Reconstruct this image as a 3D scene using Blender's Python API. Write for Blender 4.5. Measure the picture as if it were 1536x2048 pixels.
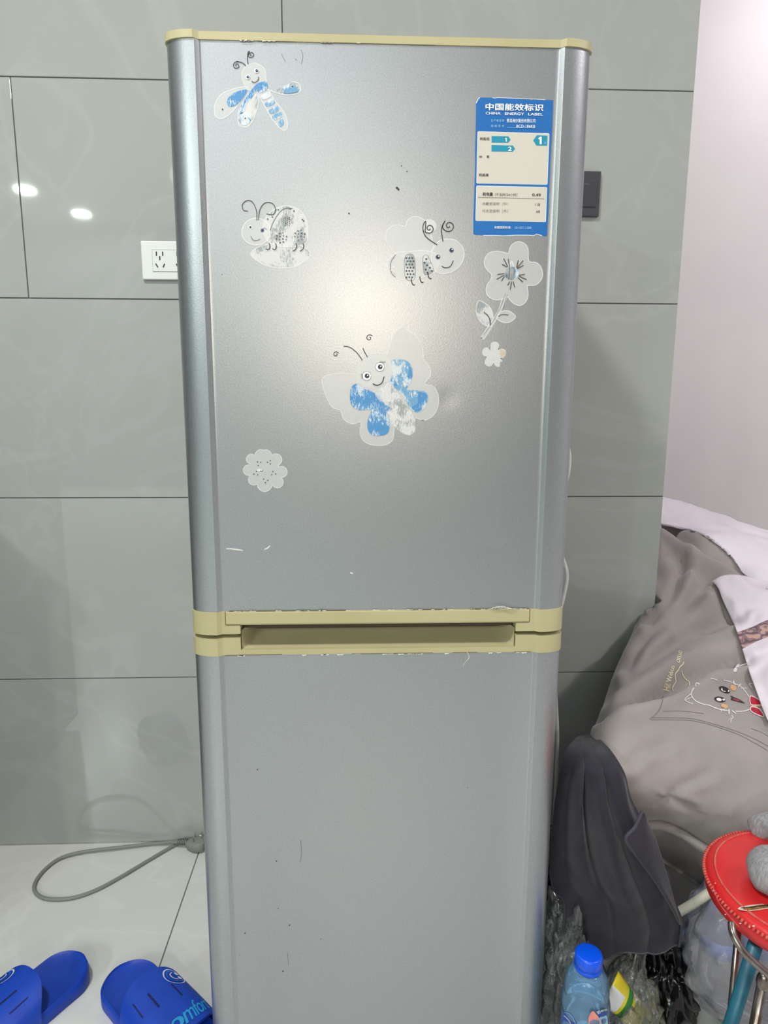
import bpy, bmesh, math, random
from mathutils import Vector, Matrix, noise
from mathutils.bvhtree import BVHTree
from mathutils.geometry import delaunay_2d_cdt
random.seed(7)
for o in list(bpy.data.objects): bpy.data.objects.remove(o)
SC = bpy.context.scene
COL = SC.collection

# ---------------------------------------------------------------- camera (metres, Z up, tiled wall at Y=0)
F, PITCH, YAW, ROLL = 1350.7, -0.1746, -0.0400, -0.0038
CAM = Vector((-0.0213, -1.4162, 1.018))
ROT = Matrix.Rotation(YAW, 3, 'Z') @ Matrix.Rotation(PITCH, 3, 'X') @ Matrix.Rotation(ROLL, 3, 'Y')
cd = bpy.data.cameras.new('camera'); cam = bpy.data.objects.new('camera', cd); COL.objects.link(cam)
cd.sensor_fit = 'VERTICAL'; cd.sensor_height = 24; cd.sensor_width = 18; cd.lens = F * 24 / 2048
cd.clip_start = 0.02
RB = Matrix((ROT.col[0], ROT.col[2], -ROT.col[1])).transposed()
cam.matrix_world = Matrix.Translation(CAM) @ RB.to_4x4()
SC.camera = cam

# ---------------------------------------------------------------- world, lamps, exposure
w = bpy.data.worlds.new('world'); SC.world = w; w.use_nodes = True
w.node_tree.nodes['Background'].inputs[0].default_value = (0.9, 0.95, 1, 1)
w.node_tree.nodes['Background'].inputs[1].default_value = 0.25
SC.view_settings.view_transform = 'Standard'; SC.view_settings.look = 'None'
SC.view_settings.gamma = 1; SC.view_settings.exposure = 0.52
SC.view_settings.use_curve_mapping = False
SC.cycles.use_denoising = True
SC.cycles.max_bounces = 8; SC.cycles.transparent_max_bounces = 16
SC.cycles.sample_clamp_indirect = 4
def lamp(name, loc, size, power, col, aim=None, shape='DISK', size_y=None):
    l = bpy.data.lights.new(name, 'AREA'); l.shape = shape; l.size = size
    if size_y: l.size_y = size_y
    l.energy = power; l.color = col
    o = bpy.data.objects.new(name, l); COL.objects.link(o); o.location = loc
    if aim is not None:
        o.rotation_euler = (Vector(aim) - Vector(loc)).to_track_quat('-Z', 'Y').to_euler()
    return o
lamp('ceiling_lamp_or_fill', (-0.66, -1.36, 2.62), 0.22, 24, (1, 0.985, 0.97))
lamp('ceiling_lamp_or_fill', (-2.694, -4.514, 2.62), 0.14, 50, (0.88, 1, 0.93))     # seen as mirror images in the left tiles
lamp('ceiling_lamp_or_fill', (-2.536, -5.249, 2.62), 0.14, 42, (0.88, 1, 0.93))
lamp('ceiling_lamp_or_fill', (1.9, -1.35, 2.62), 0.4, 17, (1, 0.93, 0.96))  # unseen pink-tinted light, added to brighten the right wall and fridge edge
lamp('ceiling_lamp_or_fill', (1.6, 0.55, 2.62), 0.5, 7, (1, 0.93, 0.96))
lamp('ceiling_lamp_or_fill', (-0.45, -4.3, 2.62), 2.0, 22, (0.96, 1, 1))  # added broad soft fill, no fixture; brightens the room and upper door
lamp('door_highlight_light', (0.03, -3.0, 1.39), 0.07, 6.4, (1, 0.86, 0.70), aim=(0, -0.5, 1.1))  # invented small warm light, placed to land the highlight on the door

# ---------------------------------------------------------------- helpers
def ray(px, py):
    return (ROT @ Vector(((px - 768) / F, 1, (1024 - py) / F)))
def atY(px, py, Y):
    d = ray(px, py); return CAM + d * ((Y - CAM.y) / d.y)
def atZ(px, py, Z):
    d = ray(px, py); return CAM + d * ((Z - CAM.z) / d.z)
def atX(px, py, X):
    d = ray(px, py); return CAM + d * ((X - CAM.x) / d.x)
def topix(p):
    q = ROT.transposed() @ (Vector(p) - CAM)
    return 768 + F * q.x / q.y, 1024 - F * q.z / q.y
def tag(o, label=None, cat=None, group=None, kind=None):
    if label: o['label'] = label
    if cat: o['category'] = cat
    if group: o['group'] = group
    if kind: o['kind'] = kind
    return o
def thing(name, label, cat, loc=(0, 0, 0), group=None):
    o = bpy.data.objects.new(name, None); COL.objects.link(o); o.location = loc
    o.empty_display_size = 0.05
    return tag(o, label, cat, group)
def link(name, bm, mats, parent=None, smooth=False, auto=None):
    me = bpy.data.meshes.new(name); bm.to_mesh(me); bm.free()
    if not isinstance(mats, (list, tuple)): mats = [mats]
    for m in mats: me.materials.append(m)
    o = bpy.data.objects.new(name, me); COL.objects.link(o)
    if smooth:
        for p in me.polygons: p.use_smooth = True
        if auto is not None:
            me.set_sharp_from_angle(angle=math.radians(auto))
    if parent:
        o.parent = parent
        # geometry is written in world coordinates: move it into the parent's frame
        base = Vector(parent.location)
        g = parent.parent
        while g: base += Vector(g.location); g = g.parent
        me.transform(Matrix.Translation(-base))
    return o
def box(bm, c, s, bevel=0, seg=2, mi=0, rot=None):
    r = bmesh.ops.create_cube(bm, size=1)
    vs = r['verts']
    bmesh.ops.scale(bm, vec=s, verts=vs)
    if bevel:
        es = list({e for v in vs for e in v.link_edges})
        n0 = set(bm.faces)
        rb = bmesh.ops.bevel(bm, geom=es, offset=bevel, segments=seg, affect='EDGES', profile=0.5)
        vs = list({v for f in bm.faces for v in f.verts if f.is_valid and (f in rb['faces'] or f not in n0)} | {v for v in vs if v.is_valid})
    if rot is not None: bmesh.ops.rotate(bm, cent=(0, 0, 0), matrix=rot, verts=vs)
    bmesh.ops.translate(bm, vec=c, verts=vs)
    for f in {f for v in vs for f in v.link_faces}: f.material_index = mi
    return vs
def boxbm(c, s, bevel=0, seg=2, rot=None):
    bm = bmesh.new(); box(bm, c, s, bevel, seg, rot=rot); return bm
def catmull(pts, n=8, closed=False):
    pts = [Vector(p) for p in pts]; N = len(pts); out = []
    R = range(N) if closed else range(N - 1)
    for i in R:
        if closed: a, b, c, d = pts[i - 1], pts[i], pts[(i + 1) % N], pts[(i + 2) % N]
        else: a, b, c, d = pts[max(i - 1, 0)], pts[i], pts[i + 1], pts[min(i + 2, N - 1)]
        for k in range(n):
            t = k / n
            out.append(0.5 * ((2 * b) + (c - a) * t + (2 * a - 5 * b + 4 * c - d) * t * t + (3 * b - a - 3 * c + d) * t ** 3))
    if not closed: out.append(pts[-1])
    return out
def tube(bm, pts, r, n=10, mi=0, rz=None, cap=True):
    pts = [Vector(p) for p in pts]; rings = []
    up = Vector((0, 0, 1)); prev = None
    for i, p in enumerate(pts):
        t = (pts[min(i + 1, len(pts) - 1)] - pts[max(i - 1, 0)]).normalized()
        if prev is None:
            a = t.cross(up) if abs(t.z) < 0.95 else t.cross(Vector((1, 0, 0)))
        else:
            a = prev - t * prev.dot(t)
        a.normalize(); prev = a; b = t.cross(a)
        rr = r[i] if isinstance(r, (list, tuple)) else r
        rings.append([bm.verts.new(p + a * rr * math.cos(2 * math.pi * k / n) + b * (rz or rr) * math.sin(2 * math.pi * k / n)) for k in range(n)])
    for i in range(len(rings) - 1):
        for k in range(n):
            f = bm.faces.new((rings[i][k], rings[i][(k + 1) % n], rings[i + 1][(k + 1) % n], rings[i + 1][k])); f.material_index = mi; f.smooth = True
    if cap:
        for rg, rev in ((rings[0], False), (rings[-1], True)):
            f = bm.faces.new(rg if rev else rg[::-1]); f.material_index = mi
def lathe(bm, prof, c, n=32, mi=0, fn=None):
    rings = []
    for r, z in prof:
        rings.append([bm.verts.new(Vector(c) + Vector(((r + (fn(r, z, 2 * math.pi * k / n) if fn else 0)) * math.cos(2 * math.pi * k / n), (r + (fn(r, z, 2 * math.pi * k / n) if fn else 0)) * math.sin(2 * math.pi * k / n), z))) for k in range(n)])
    for i in range(len(rings) - 1):
        for k in range(n):
            f = bm.faces.new((rings[i][k], rings[i][(k + 1) % n], rings[i + 1][(k + 1) % n], rings[i + 1][k])); f.material_index = mi; f.smooth = True
    for rg, rev in ((rings[0], True), (rings[-1], False)):
        if (Vector(rg[0].co) - Vector(rg[n // 2].co)).length > 1e-5:
            f = bm.faces.new(rg[::-1] if rev else rg); f.material_index = mi
def grid_mesh(rows, thick=None):
    bm = bmesh.new(); vs = [[bm.verts.new(p) for p in r] for r in rows]
    for i in range(len(vs) - 1):
        for j in range(len(vs[0]) - 1):
            f = bm.faces.new((vs[i][j], vs[i + 1][j], vs[i + 1][j + 1], vs[i][j + 1])); f.smooth = True
    return bm
def bicubic(ctrl, nu, nv):
    """ctrl rows of Vectors -> finer rows, Catmull-Rom both ways"""
    rows = [catmull(r, nu) for r in ctrl]
    cols = list(zip(*rows)); cols = [catmull(c, nv) for c in cols]
    return [list(r) for r in zip(*cols)]

# ---------------------------------------------------------------- materials
def nt(name):
    m = bpy.data.materials.new(name); m.use_nodes = True
    return m, m.node_tree, m.node_tree.nodes['Principled BSDF']
def lin(c):
    return tuple((x / 255 / 12.92 if x <= 10 else ((x / 255 + 0.055) / 1.055) ** 2.4) for x in c) + (1,)
def mat(name, rgb, rough=0.5, metal=0.0, rgb2=None, scale=20, bump=0, bscale=60, stretch=None, detail=4, lo=.35, hi=.65, coat=0, sheen=0, spec=None, rgh2=None):
    m, t, b = nt(name); N, L = t.nodes, t.links
    b.inputs['Base Color'].default_value = lin(rgb); b.inputs['Roughness'].default_value = rough
    b.inputs['Metallic'].default_value = metal
    if coat: b.inputs['Coat Weight'].default_value = coat; b.inputs['Coat Roughness'].default_value = .1
    if sheen: b.inputs['Sheen Weight'].default_value = sheen; b.inputs['Sheen Roughness'].default_value = .4
    if spec is not None: b.inputs['Specular IOR Level'].default_value = spec
    tc = N.new('ShaderNodeTexCoord'); mp = N.new('ShaderNodeMapping'); L.new(tc.outputs['Object'], mp.inputs[0])
    if stretch: mp.inputs['Scale'].default_value = stretch
    if rgb2:
        nz = N.new('ShaderNodeTexNoise'); nz.inputs['Scale'].default_value = scale; nz.inputs['Detail'].default_value = detail
        L.new(mp.outputs[0], nz.inputs[0])
        cr = N.new('ShaderNodeValToRGB'); cr.color_ramp.elements[0].position = lo; cr.color_ramp.elements[1].position = hi
        cr.color_ramp.elements[0].color = lin(rgb); cr.color_ramp.elements[1].color = lin(rgb2)
        L.new(nz.outputs[0], cr.inputs[0]); L.new(cr.outputs[0], b.inputs['Base Color'])
    if bump:
        n2 = N.new('ShaderNodeTexNoise'); n2.inputs['Scale'].default_value = bscale; n2.inputs['Detail'].default_value = 5
        L.new(mp.outputs[0], n2.inputs[0]); bp = N.new('ShaderNodeBump'); bp.inputs['Strength'].default_value = bump; bp.inputs['Distance'].default_value = .002
        L.new(n2.outputs[0], bp.inputs['Height']); L.new(bp.outputs[0], b.inputs['Normal'])
    return m
def clear_mat(name, tint, body=(.8, .85, .85), bodyfac=.08, rough=.12, bump=0, bscale=25, gl=.25):
    """thin clear plastic: transparent film with a mirror sheen and a little milky body"""
    m = bpy.data.materials.new(name); m.use_nodes = True; t = m.node_tree; N, L = t.nodes, t.links
    for n in list(N): N.remove(n)
    out = N.new('ShaderNodeOutputMaterial'); tr = N.new('ShaderNodeBsdfTransparent'); tr.inputs[0].default_value = (*tint, 1)
    df = N.new('ShaderNodeBsdfDiffuse'); df.inputs[0].default_value = (*body, 1)
    g = N.new('ShaderNodeBsdfGlossy'); g.inputs['Roughness'].default_value = rough
    lw = N.new('ShaderNodeLayerWeight'); lw.inputs[0].default_value = gl
    m1 = N.new('ShaderNodeMixShader'); m1.inputs[0].default_value = bodyfac; L.new(tr.outputs[0], m1.inputs[1]); L.new(df.outputs[0], m1.inputs[2])
    m2 = N.new('ShaderNodeMixShader'); L.new(lw.outputs['Fresnel'], m2.inputs[0]); L.new(m1.outputs[0], m2.inputs[1]); L.new(g.outputs[0], m2.inputs[2])
    L.new(m2.outputs[0], out.inputs[0])
    if bump:
        tc = N.new('ShaderNodeTexCoord'); nz = N.new('ShaderNodeTexNoise'); nz.inputs['Scale'].default_value = bscale; nz.inputs['Detail'].default_value = 6
        nz.inputs['Distortion'].default_value = 1.2
        L.new(tc.outputs['Object'], nz.inputs[0]); bp = N.new('ShaderNodeBump'); bp.inputs['Strength'].default_value = bump; bp.inputs['Distance'].default_value = .01
        L.new(nz.outputs[0], bp.inputs['Height'])
        for x in (g, df, lw): L.new(bp.outputs[0], x.inputs['Normal'])
    return m
def film_mat(name, rgb, alpha, scr=0.0, rgb2=None, sscale=60, rot=0.6):
    """worn printed film on the door: colour with scratches worn through"""
    m, t, b = nt(name); N, L = t.nodes, t.links
    b.inputs['Base Color'].default_value = lin(rgb); b.inputs['Roughness'].default_value = .55
    tc = N.new('ShaderNodeTexCoord'); mp = N.new('ShaderNodeMapping'); mp.inputs['Rotation'].default_value = (0, rot, 0); mp.inputs['Scale'].default_value = (1, 1, .30)
    L.new(tc.outputs['Object'], mp.inputs[0]); nz = N.new('ShaderNodeTexNoise'); nz.inputs['Scale'].default_value = sscale * 12; nz.inputs['Detail'].default_value = 5; nz.inputs['Roughness'].default_value = .7
    L.new(mp.outputs[0], nz.inputs[0])
    n3 = N.new('ShaderNodeTexNoise'); n3.inputs['Scale'].default_value = 55; L.new(tc.outputs['Object'], n3.inputs[0])
    ad = N.new('ShaderNodeMath'); ad.operation = 'ADD'; L.new(nz.outputs[0], ad.inputs[0]); L.new(n3.outputs[0], ad.inputs[1])
    if scr:
        cr = N.new('ShaderNodeValToRGB'); cr.color_ramp.elements[0].position = 1.06 - scr - .5 + .0; cr.color_ramp.elements[1].position = 1.2 - scr - .5
        hf = N.new('ShaderNodeMath'); hf.operation = 'MULTIPLY'; hf.inputs[1].default_value = .5; L.new(ad.outputs[0], hf.inputs[0])
        L.new(hf.outputs[0], cr.inputs[0])
        cr.color_ramp.elements[0].position = .62 - scr * .35; cr.color_ramp.elements[1].position = .68 - scr * .35
        cr.color_ramp.elements[0].color = lin(rgb); cr.color_ramp.elements[1].color = lin(rgb2 or (200, 205, 205))
        L.new(cr.outputs[0], b.inputs['Base Color'])
    b.inputs['Alpha'].default_value = alpha
    return m

# tiles: pale grey with soft marble veins
def tile_mat(name, a, b_, vein, rough):
    m, t, b = nt(name); N, L = t.nodes, t.links
    geo = N.new('ShaderNodeNewGeometry')
    n1 = N.new('ShaderNodeTexNoise'); n1.inputs['Scale'].default_value = 1.6; n1.inputs['Detail'].default_value = 7; n1.inputs['Distortion'].default_value = .8
    L.new(geo.outputs['Position'], n1.inputs[0])
    c1 = N.new('ShaderNodeValToRGB'); c1.color_ramp.elements[0].position = .3; c1.color_ramp.elements[1].position = .7
    c1.color_ramp.elements[0].color = lin(a); c1.color_ramp.elements[1].color = lin(b_); L.new(n1.outputs[0], c1.inputs[0])
    n2 = N.new('ShaderNodeTexNoise'); n2.inputs['Scale'].default_value = 2.3; n2.inputs['Detail'].default_value = 9; n2.inputs['Distortion'].default_value = 2.0
    L.new(geo.outputs['Position'], n2.inputs[0])
    c2 = N.new('ShaderNodeValToRGB'); e = c2.color_ramp.elements
    e[0].position = .47; e[0].color = (0, 0, 0, 1); e[1].position = .5; e[1].color = (.55, .55, .55, 1); x = e.new(.53); x.color = (0, 0, 0, 1); e[1].color = (.4, .4, .4, 1)
    L.new(n2.outputs[0], c2.inputs[0])
    mx = N.new('ShaderNodeMix'); mx.data_type = 'RGBA'; L.new(c2.outputs[0], mx.inputs['Factor']); L.new(c1.outputs[0], mx.inputs['A']); mx.inputs['B'].default_value = lin(vein)
    L.new(mx.outputs['Result'], b.inputs['Base Color']); b.inputs['Roughness'].default_value = rough
    return m
M = {}
M['tile'] = tile_mat('wall_tile_glaze', (163, 167, 163), (170, 174, 170), (178, 181, 178), .025)
M['floor_tile'] = tile_mat('floor_tile_glaze', (206, 208, 204), (215, 216, 212), (222, 223, 220), .22)
M['grout'] = mat('grey_grout', (112, 114, 113), .9)
M['plaster'] = mat('white_plaster', (228, 224, 226), .85, rgb2=(224, 219, 222), scale=3, bump=.05)
M['ceiling'] = mat('ceiling_paint', (225, 226, 226), .9)
M['roomwall'] = mat('room_wall_paint', (196, 198, 198), .8)
M['dark_wood'] = mat('dark_cabinet', (58, 48, 43), .5)
M['black'] = mat('black_plastic', (22, 22, 24), .4)

def steel():
    m, t, b = nt('silver_laminate'); N, L = t.nodes, t.links
    b.inputs['Base Color'].default_value = lin((166, 170, 173)); b.inputs['Metallic'].default_value = .85; b.inputs['Roughness'].default_value = .36
    tc = N.new('ShaderNodeTexCoord')
    n = N.new('ShaderNodeTexNoise'); n.inputs['Scale'].default_value = 520; n.inputs['Detail'].default_value = 3; L.new(tc.outputs['Object'], n.inputs[0])
    c = N.new('ShaderNodeValToRGB'); c.color_ramp.elements[0].position = .3; c.color_ramp.elements[1].position = .7
    c.color_ramp.elements[0].color = lin((160, 164, 167)); c.color_ramp.elements[1].color = lin((172, 176, 179)); L.new(n.outputs[0], c.inputs[0]); L.new(c.outputs[0], b.inputs['Base Color'])
    bp = N.new('ShaderNodeBump'); bp.inputs['Strength'].default_value = .12; bp.inputs['Distance'].default_value = .0006; L.new(n.outputs[0], bp.inputs['Height']); L.new(bp.outputs[0], b.inputs['Normal'])
    return m
M['steel'] = steel()
M['body'] = mat('fridge_body_paint', (168, 171, 172), .5)
M['cream'] = mat('yellowed_cream_plastic', (177, 169, 127), .42, rgb2=(184, 177, 137), scale=9)
M['cream_dark'] = mat('khaki_plastic', (176, 168, 132), .45)
M['gasket'] = mat('grey_brown_gasket', (92, 84, 70), .8)
M['grime'] = mat('brown_grime', (92, 74, 48), .9)
M['flake'] = mat('torn_white_film', (222, 220, 205), .6)
M['film'] = film_mat('worn_film', (250, 250, 247), .36)
M['film_edge'] = film_mat('film_border', (253, 253, 251), .52)
M['film_scr'] = film_mat('scratched_film', (172, 182, 184), .55, .45, (248, 248, 246))
M['film_blue'] = film_mat('scratched_blue_print', (78, 144, 198), .92, .31, (206, 220, 230))
M['film_blue2'] = film_mat('faded_blue_print', (112, 168, 208), .85, .42, (222, 228, 230))
M['film_peach'] = film_mat('stained_film', (226, 205, 170), .6)
M['ink'] = mat('black_print', (38, 40, 44), .5)
M['ink_soft'] = film_mat('faded_print', (66, 74, 80), .8)
M['eye_blue'] = mat('eye_print', (60, 84, 120), .4)
M['white_print'] = mat('white_print', (236, 240, 242), .5)
M['label_blue'] = mat('blue_print', (6, 98, 172), .5, rgb2=(10, 104, 178), scale=30)
M['label_cream'] = mat('cream_print', (204, 199, 186), .55)
M['label_teal'] = mat('teal_print', (14, 140, 170), .5)
M['label_pale'] = mat('pale_blue_print', (150, 205, 235), .5)
M['mark'] = mat('scuff', (98, 100, 102), .6)
M['mark_light'] = mat('pale_scuff', (214, 214, 212), .5)

# ================================================================ STRUCTURE
XC = 0.6391                    # free end of the tiled wall
# back wall: grout core + tiles as parts
bm = bmesh.new(); box(bm, ((XC - 3.4) / 2, 0.0635, 1.35), (XC + 3.4, 0.12, 2.7)); wb = link('wall_back', bm, M['grout']); wb['kind'] = 'structure'
def wall_tile(x0, x1, z0, z1):
    g = .0011
    return link('tile', boxbm(((x0 + x1) / 2, 0.002, (z0 + z1) / 2), (x1 - x0 - 2 * g, .004, z1 - z0 - 2 * g), .0006, 1), M['tile'], wb)
XJ4 = atY(564, 30, 0).x; XJ3 = atY(45, 450, 0).x
for r in range(7):
    z0, z1 = .4 * r, min(.4 * r + .4, 2.7)
    j = {3: XJ3, 5: XJ3}.get(r, XJ4)
    xs = [j + .8 * k for k in range(-5, 3)]
    xs = [-3.4] + [x for x in xs if -3.39 < x < XC - .02] + [XC]
    for a, b_ in zip(xs[:-1], xs[1:]): wall_tile(a, b_, z0, z1)
# white room beyond the end of the tiled wall
w2 = link('wall_beyond', boxbm((1.8, 1.16, 1.35), (3.2, .12, 2.7)), M['plaster']); w2['kind'] = 'structure'
w3 = link('wall_passage', boxbm((.2, .6, 1.35), (.12, 1.0, 2.7)), M['plaster']); w3['kind'] = 'structure'
w4 = link('wall_right', boxbm((3.36, -2.4, 1.35), (.12, 7.2, 2.7)), M['plaster']); w4['kind'] = 'structure'
w5 = link('wall_left', boxbm((-3.46, -2.9, 1.35), (.12, 6.1, 2.7)), mat('green_grey_wall_paint', (78, 90, 92), .8)); w5['kind'] = 'structure'
w6 = link('wall_front', boxbm((0, -5.96, 1.35), (6.9, .12, 2.7)), mat('grey_room_wall', (112, 115, 120), .8)); w6['kind'] = 'structure'
ce = link('ceiling', boxbm((0, -2.4, 2.76), (7.0, 7.3, .12)), M['ceiling']); ce['kind'] = 'structure'
# floor: grout bed + tiles
fl = link('floor', boxbm((0, -2.4, -.062), (7.0, 7.3, .12)), M['grout']); fl['kind'] = 'structure'
FXJ = (atZ(392, 1700, 0).x + atZ(326, 1938, 0).x) / 2
nf = 0
for i in range(-4, 5):
    for k in range(-7, 2):
        x0, y1 = FXJ + .8 * i, .0 + .8 * k
        if x0 > 3.3 or x0 + .8 < -3.4: continue
        x1, y0 = x0 + .8, y1 - .8
        if k == 1: y0, y1 = 0.0, .8
        g = .0011
        link('tile', boxbm(((x0 + x1) / 2, (y0 + y1) / 2, -.0015), (x1 - x0 - 2 * g, y1 - y0 - 2 * g, .003), .0006, 1), M['floor_tile'], fl)
FRONTFLOOR = 0.0

# ================================================================ FRIDGE
GX, GY, W2 = 0.0083, -0.5349, 0.25       # door side-edge plane and half width
fr = thing('refrigerator', 'tall old silver two-door refrigerator with yellowed cream trim against grey tiles', 'refrigerator', (GX, -.30, 0))
PD = GY - .0150                           # plane of the flat centre panel
def door_pt(px, py): 
    p = atY(px, py, PD); return p
# plan profile of a door, x across, d forwards
prof = []
for k in range(9):
    a = k / 8 * math.pi / 2
    prof.append((-W2 + .0355 * (1 - math.cos(a)) * 1.0, .0195 * math.sin(a) ** .9))
prof += [(-.2150, .0194), (-.2138, .0189), (-.2100, .0158), (-.2088, .0152)]
prof += [(-.208 + .416 * k / 130, .0150) for k in range(0, 131)]
prof += [(-x, d) for x, d in reversed(prof[:13])]
DENTS = [(895, 797, .013, .00035, 1), (985, 1092, .02, .00028, .3), (1250, 0, .001, 0, 1)]
DP_ = [(door_pt(a, b).x, door_pt(a, b).z, s, h, k) for a, b, s, h, k in DENTS]
def door_bm(z0, z1, back=.045, over=0.0, nz=2, dent=False, xa=None, xb=None, addd=0):
    pr = [(x, d) for x, d in prof if (xa is None or x >= xa - 1e-9) and (xb is None or x <= xb + 1e-9)]
    if not dent:   # coarser flat centre
        pr = [p for i, p in enumerate(pr) if abs(p[0]) > .2075 or i % 13 == 0]
    bm = bmesh.new(); rows = []
    for k in range(nz):
        z = z0 + (z1 - z0) * k / (nz - 1); row = []
        for x, d in pr:
            sx = x * (1 + over / W2)
            X = GX + sx; dd = d + over + addd
            if dent:
                for cx, cz, s, h, kz in DP_:
                    q = ((X - cx) / s) ** 2 + ((z - cz) / (s * kz)) ** 2
                    if q < 9: dd -= h * math.exp(-q)
            row.append(bm.verts.new((X, GY - dd, z)))
        rows.append(row)
    for i in range(nz - 1):
        for j in range(len(pr) - 1):
            f = bm.faces.new((rows[i][j], rows[i][j + 1], rows[i + 1][j + 1], rows[i + 1][j])); f.smooth = True
    # side, back, top, bottom
    bb = [[bm.verts.new((r[0].co.x, GY + back, r[0].co.z)), bm.verts.new((r[-1].co.x, GY + back, r[0].co.z))] for r in (rows[0], rows[-1])]
    bm.faces.new([r[0] for r in rows] + [bb[1][0], bb[0][0]])
    bm.faces.new([r[-1] for r in reversed(rows)] + [bb[0][1], bb[1][1]])
    bm.faces.new((bb[0][0], bb[1][0], bb[1][1], bb[0][1]))
    bm.faces.new(list(reversed(rows[0])) + [bb[0][0], bb[0][1]])
    bm.faces.new(rows[-1] + [bb[1][1], bb[1][0]])
    bmesh.ops.recalc_face_normals(bm, faces=bm.faces)
    return bm
zz = lambda py: atY(760, py, GY - .0195).z
Z_TOP = 1.4253; Z_CAP = Z_TOP - .0085
Z_U0 = zz(1222); Z_U1 = zz(1267); Z_UM = zz(1249)
Z_L1 = zz(1275); Z_L0 = zz(1309); Z_LM = zz(1298.5)
link('cabinet_body', boxbm((GX, -.265, .725), (.488, .43, 1.36), .006), M['body'], fr)
link('base_plinth', boxbm((GX, -.30, .025), (.47, .44, .05), .004), M['black'], fr)
ud = link('upper_door', door_bm(Z_U0, Z_CAP, dent=True, nz=240), M['steel'], fr, True, 40)
ld = link('lower_door', door_bm(.05, Z_L0, nz=2), M['steel'], fr, True, 40)
link('top_cap', door_bm(Z_CAP, Z_TOP, over=.0016, back=.06), M['cream'], ud, True, 40)
bm = bmesh.new(); box(bm, (GX, -.29, Z_TOP - .008), (.494, .44, .010), .003); link('lid_plate', bm, M['cream'], fr)
link('gasket', boxbm((GX, GY + .052, (Z_U0 + Z_CAP) / 2), (.47, .012, Z_CAP - Z_U0 - .01)), M['gasket'], ud)
link('gasket', boxbm((GX, GY + .052, (.05 + Z_L0) / 2), (.47, .012, Z_L0 - .06)), M['gasket'], ld)
bm = bmesh.new(); box(bm, (GX + W2 - .001, GY + .012, Z_CAP - .012), (.004, .02, .026), .001); link('hinge', bm, M['grime'], fr)
# trim under the upper door
xl = atY(482, 1255, PD).x - GX; xr = atY(1030, 1255, PD).x - GX
il = atY(452, 1232, PD).x - GX; ir = atY(1058, 1232, PD).x - GX
tr = link('upper_trim', door_bm(Z_UM, Z_U0, over=.001, back=.04), M['cream'], ud, True, 40)
def trim_end(z0, z1, side, x_in, name, parent):
    bm = bmesh.new(); pr = [(x, d) for x, d in prof if (x <= -.2075)]
    if side < 0: pts = pr + [(x_in, .0150)]
    else: pts = [(-x, d) for x, d in pr] + [(x_in, .0150)]
    pts = [(x * (1 + .001 / W2), d + .001) for x, d in pts] + [(x_in, -.04), (pts[0][0], -.04)]
    lo = [bm.verts.new((GX + x, GY - d, z0)) for x, d in pts]; hi = [bm.verts.new((GX + x, GY - d, z1)) for x, d in pts]
    bm.faces.new(lo); bm.faces.new(hi[::-1])
    for i in range(len(pts)):
        bm.faces.new((lo[i], lo[(i + 1) % len(pts)], hi[(i + 1) % len(pts)], hi[i]))
    bmesh.ops.recalc_face_normals(bm, faces=bm.faces)
    return link(name, bm, M['cream'], parent, True, 35)
trim_end(Z_U1, Z_UM, -1, xl, 'trim_end', ud); trim_end(Z_U1, Z_UM, 1, xr, 'trim_end', ud)
bm = bmesh.new(); box(bm, (GX + (il + ir) / 2, PD - .0006, (Z_U0 + Z_UM) / 2 + .0003), (ir - il, .004, Z_U0 - Z_UM - .0022), .0008, 2); link('trim_strip', bm, M['cream'], ud)
# seam grooves beside the strip
bm = bmesh.new()
for x in (il - .0006, ir + .0006): box(bm, (GX + x, PD - .0011, (Z_U0 + Z_UM) / 2), (.0006, .0006, Z_U0 - Z_UM))
for a, b_ in ((il, xl), (xr, ir)): box(bm, (GX + (a + b_) / 2, PD - .0011, Z_UM), (b_ - a, .0006, .0006))
link('seam', bm, M['grime'], ud)['kind'] = 'stuff'
# lower door trim with a finger pocket
link('lower_trim', door_bm(Z_L0, Z_LM, over=.001, back=-.004), M['cream'], ld, True, 40)
trim_end(Z_LM, Z_L1, -1, xl - .0003, 'trim_end', ld); trim_end(Z_LM, Z_L1, 1, xr + .0003, 'trim_end', ld)
# concave pocket: a swept curved wall from the lip back and up
def pocket():
    rows = []
    for k in range(13):
        t = k / 12
        d = .010 - .040 * math.sin(t * math.pi / 2); z = Z_LM + (zz(1263) - Z_LM + .001) * (t ** 1.4)
        row = []
        for j in range(41):
            s = -1 + 2 * j / 40; x = (xl + xr) / 2 + s * (xr - xl) / 2
            e = max(0, (abs(s) - .94) / .06); dd = d + (.012 - d) * e ** 2
            row.append(Vector((GX + x, GY - dd, z)))
        rows.append(row)
    return grid_mesh(rows)
link('finger_pocket', pocket(), M['cream_dark'], ld)
bm = bmesh.new(); box(bm, (GX, GY + .035, (Z_L1 + Z_U1) / 2), (.47, .02, .060)); link('door_gasket_strip', bm, M['gasket'], fr)
bm = bmesh.new(); zl = zz(1263); box(bm, (GX + (xl + xr) / 2, GY + .010, (Z_UM + zl) / 2), (xr - xl, .02, Z_UM - zl), .001); link('handle_recess_shade', bm, mat('painted_recess_shade', (74, 62, 50), .8), ud)  # dark-coloured box standing in for the shade under the upper trim
bm = bmesh.new(); box(bm, (GX - .205, GY + .004, (Z_U1 + Z_L1) / 2), (.03, .02, .006), .002); link('hinge_pin', bm, M['cream_dark'], fr)

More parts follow.
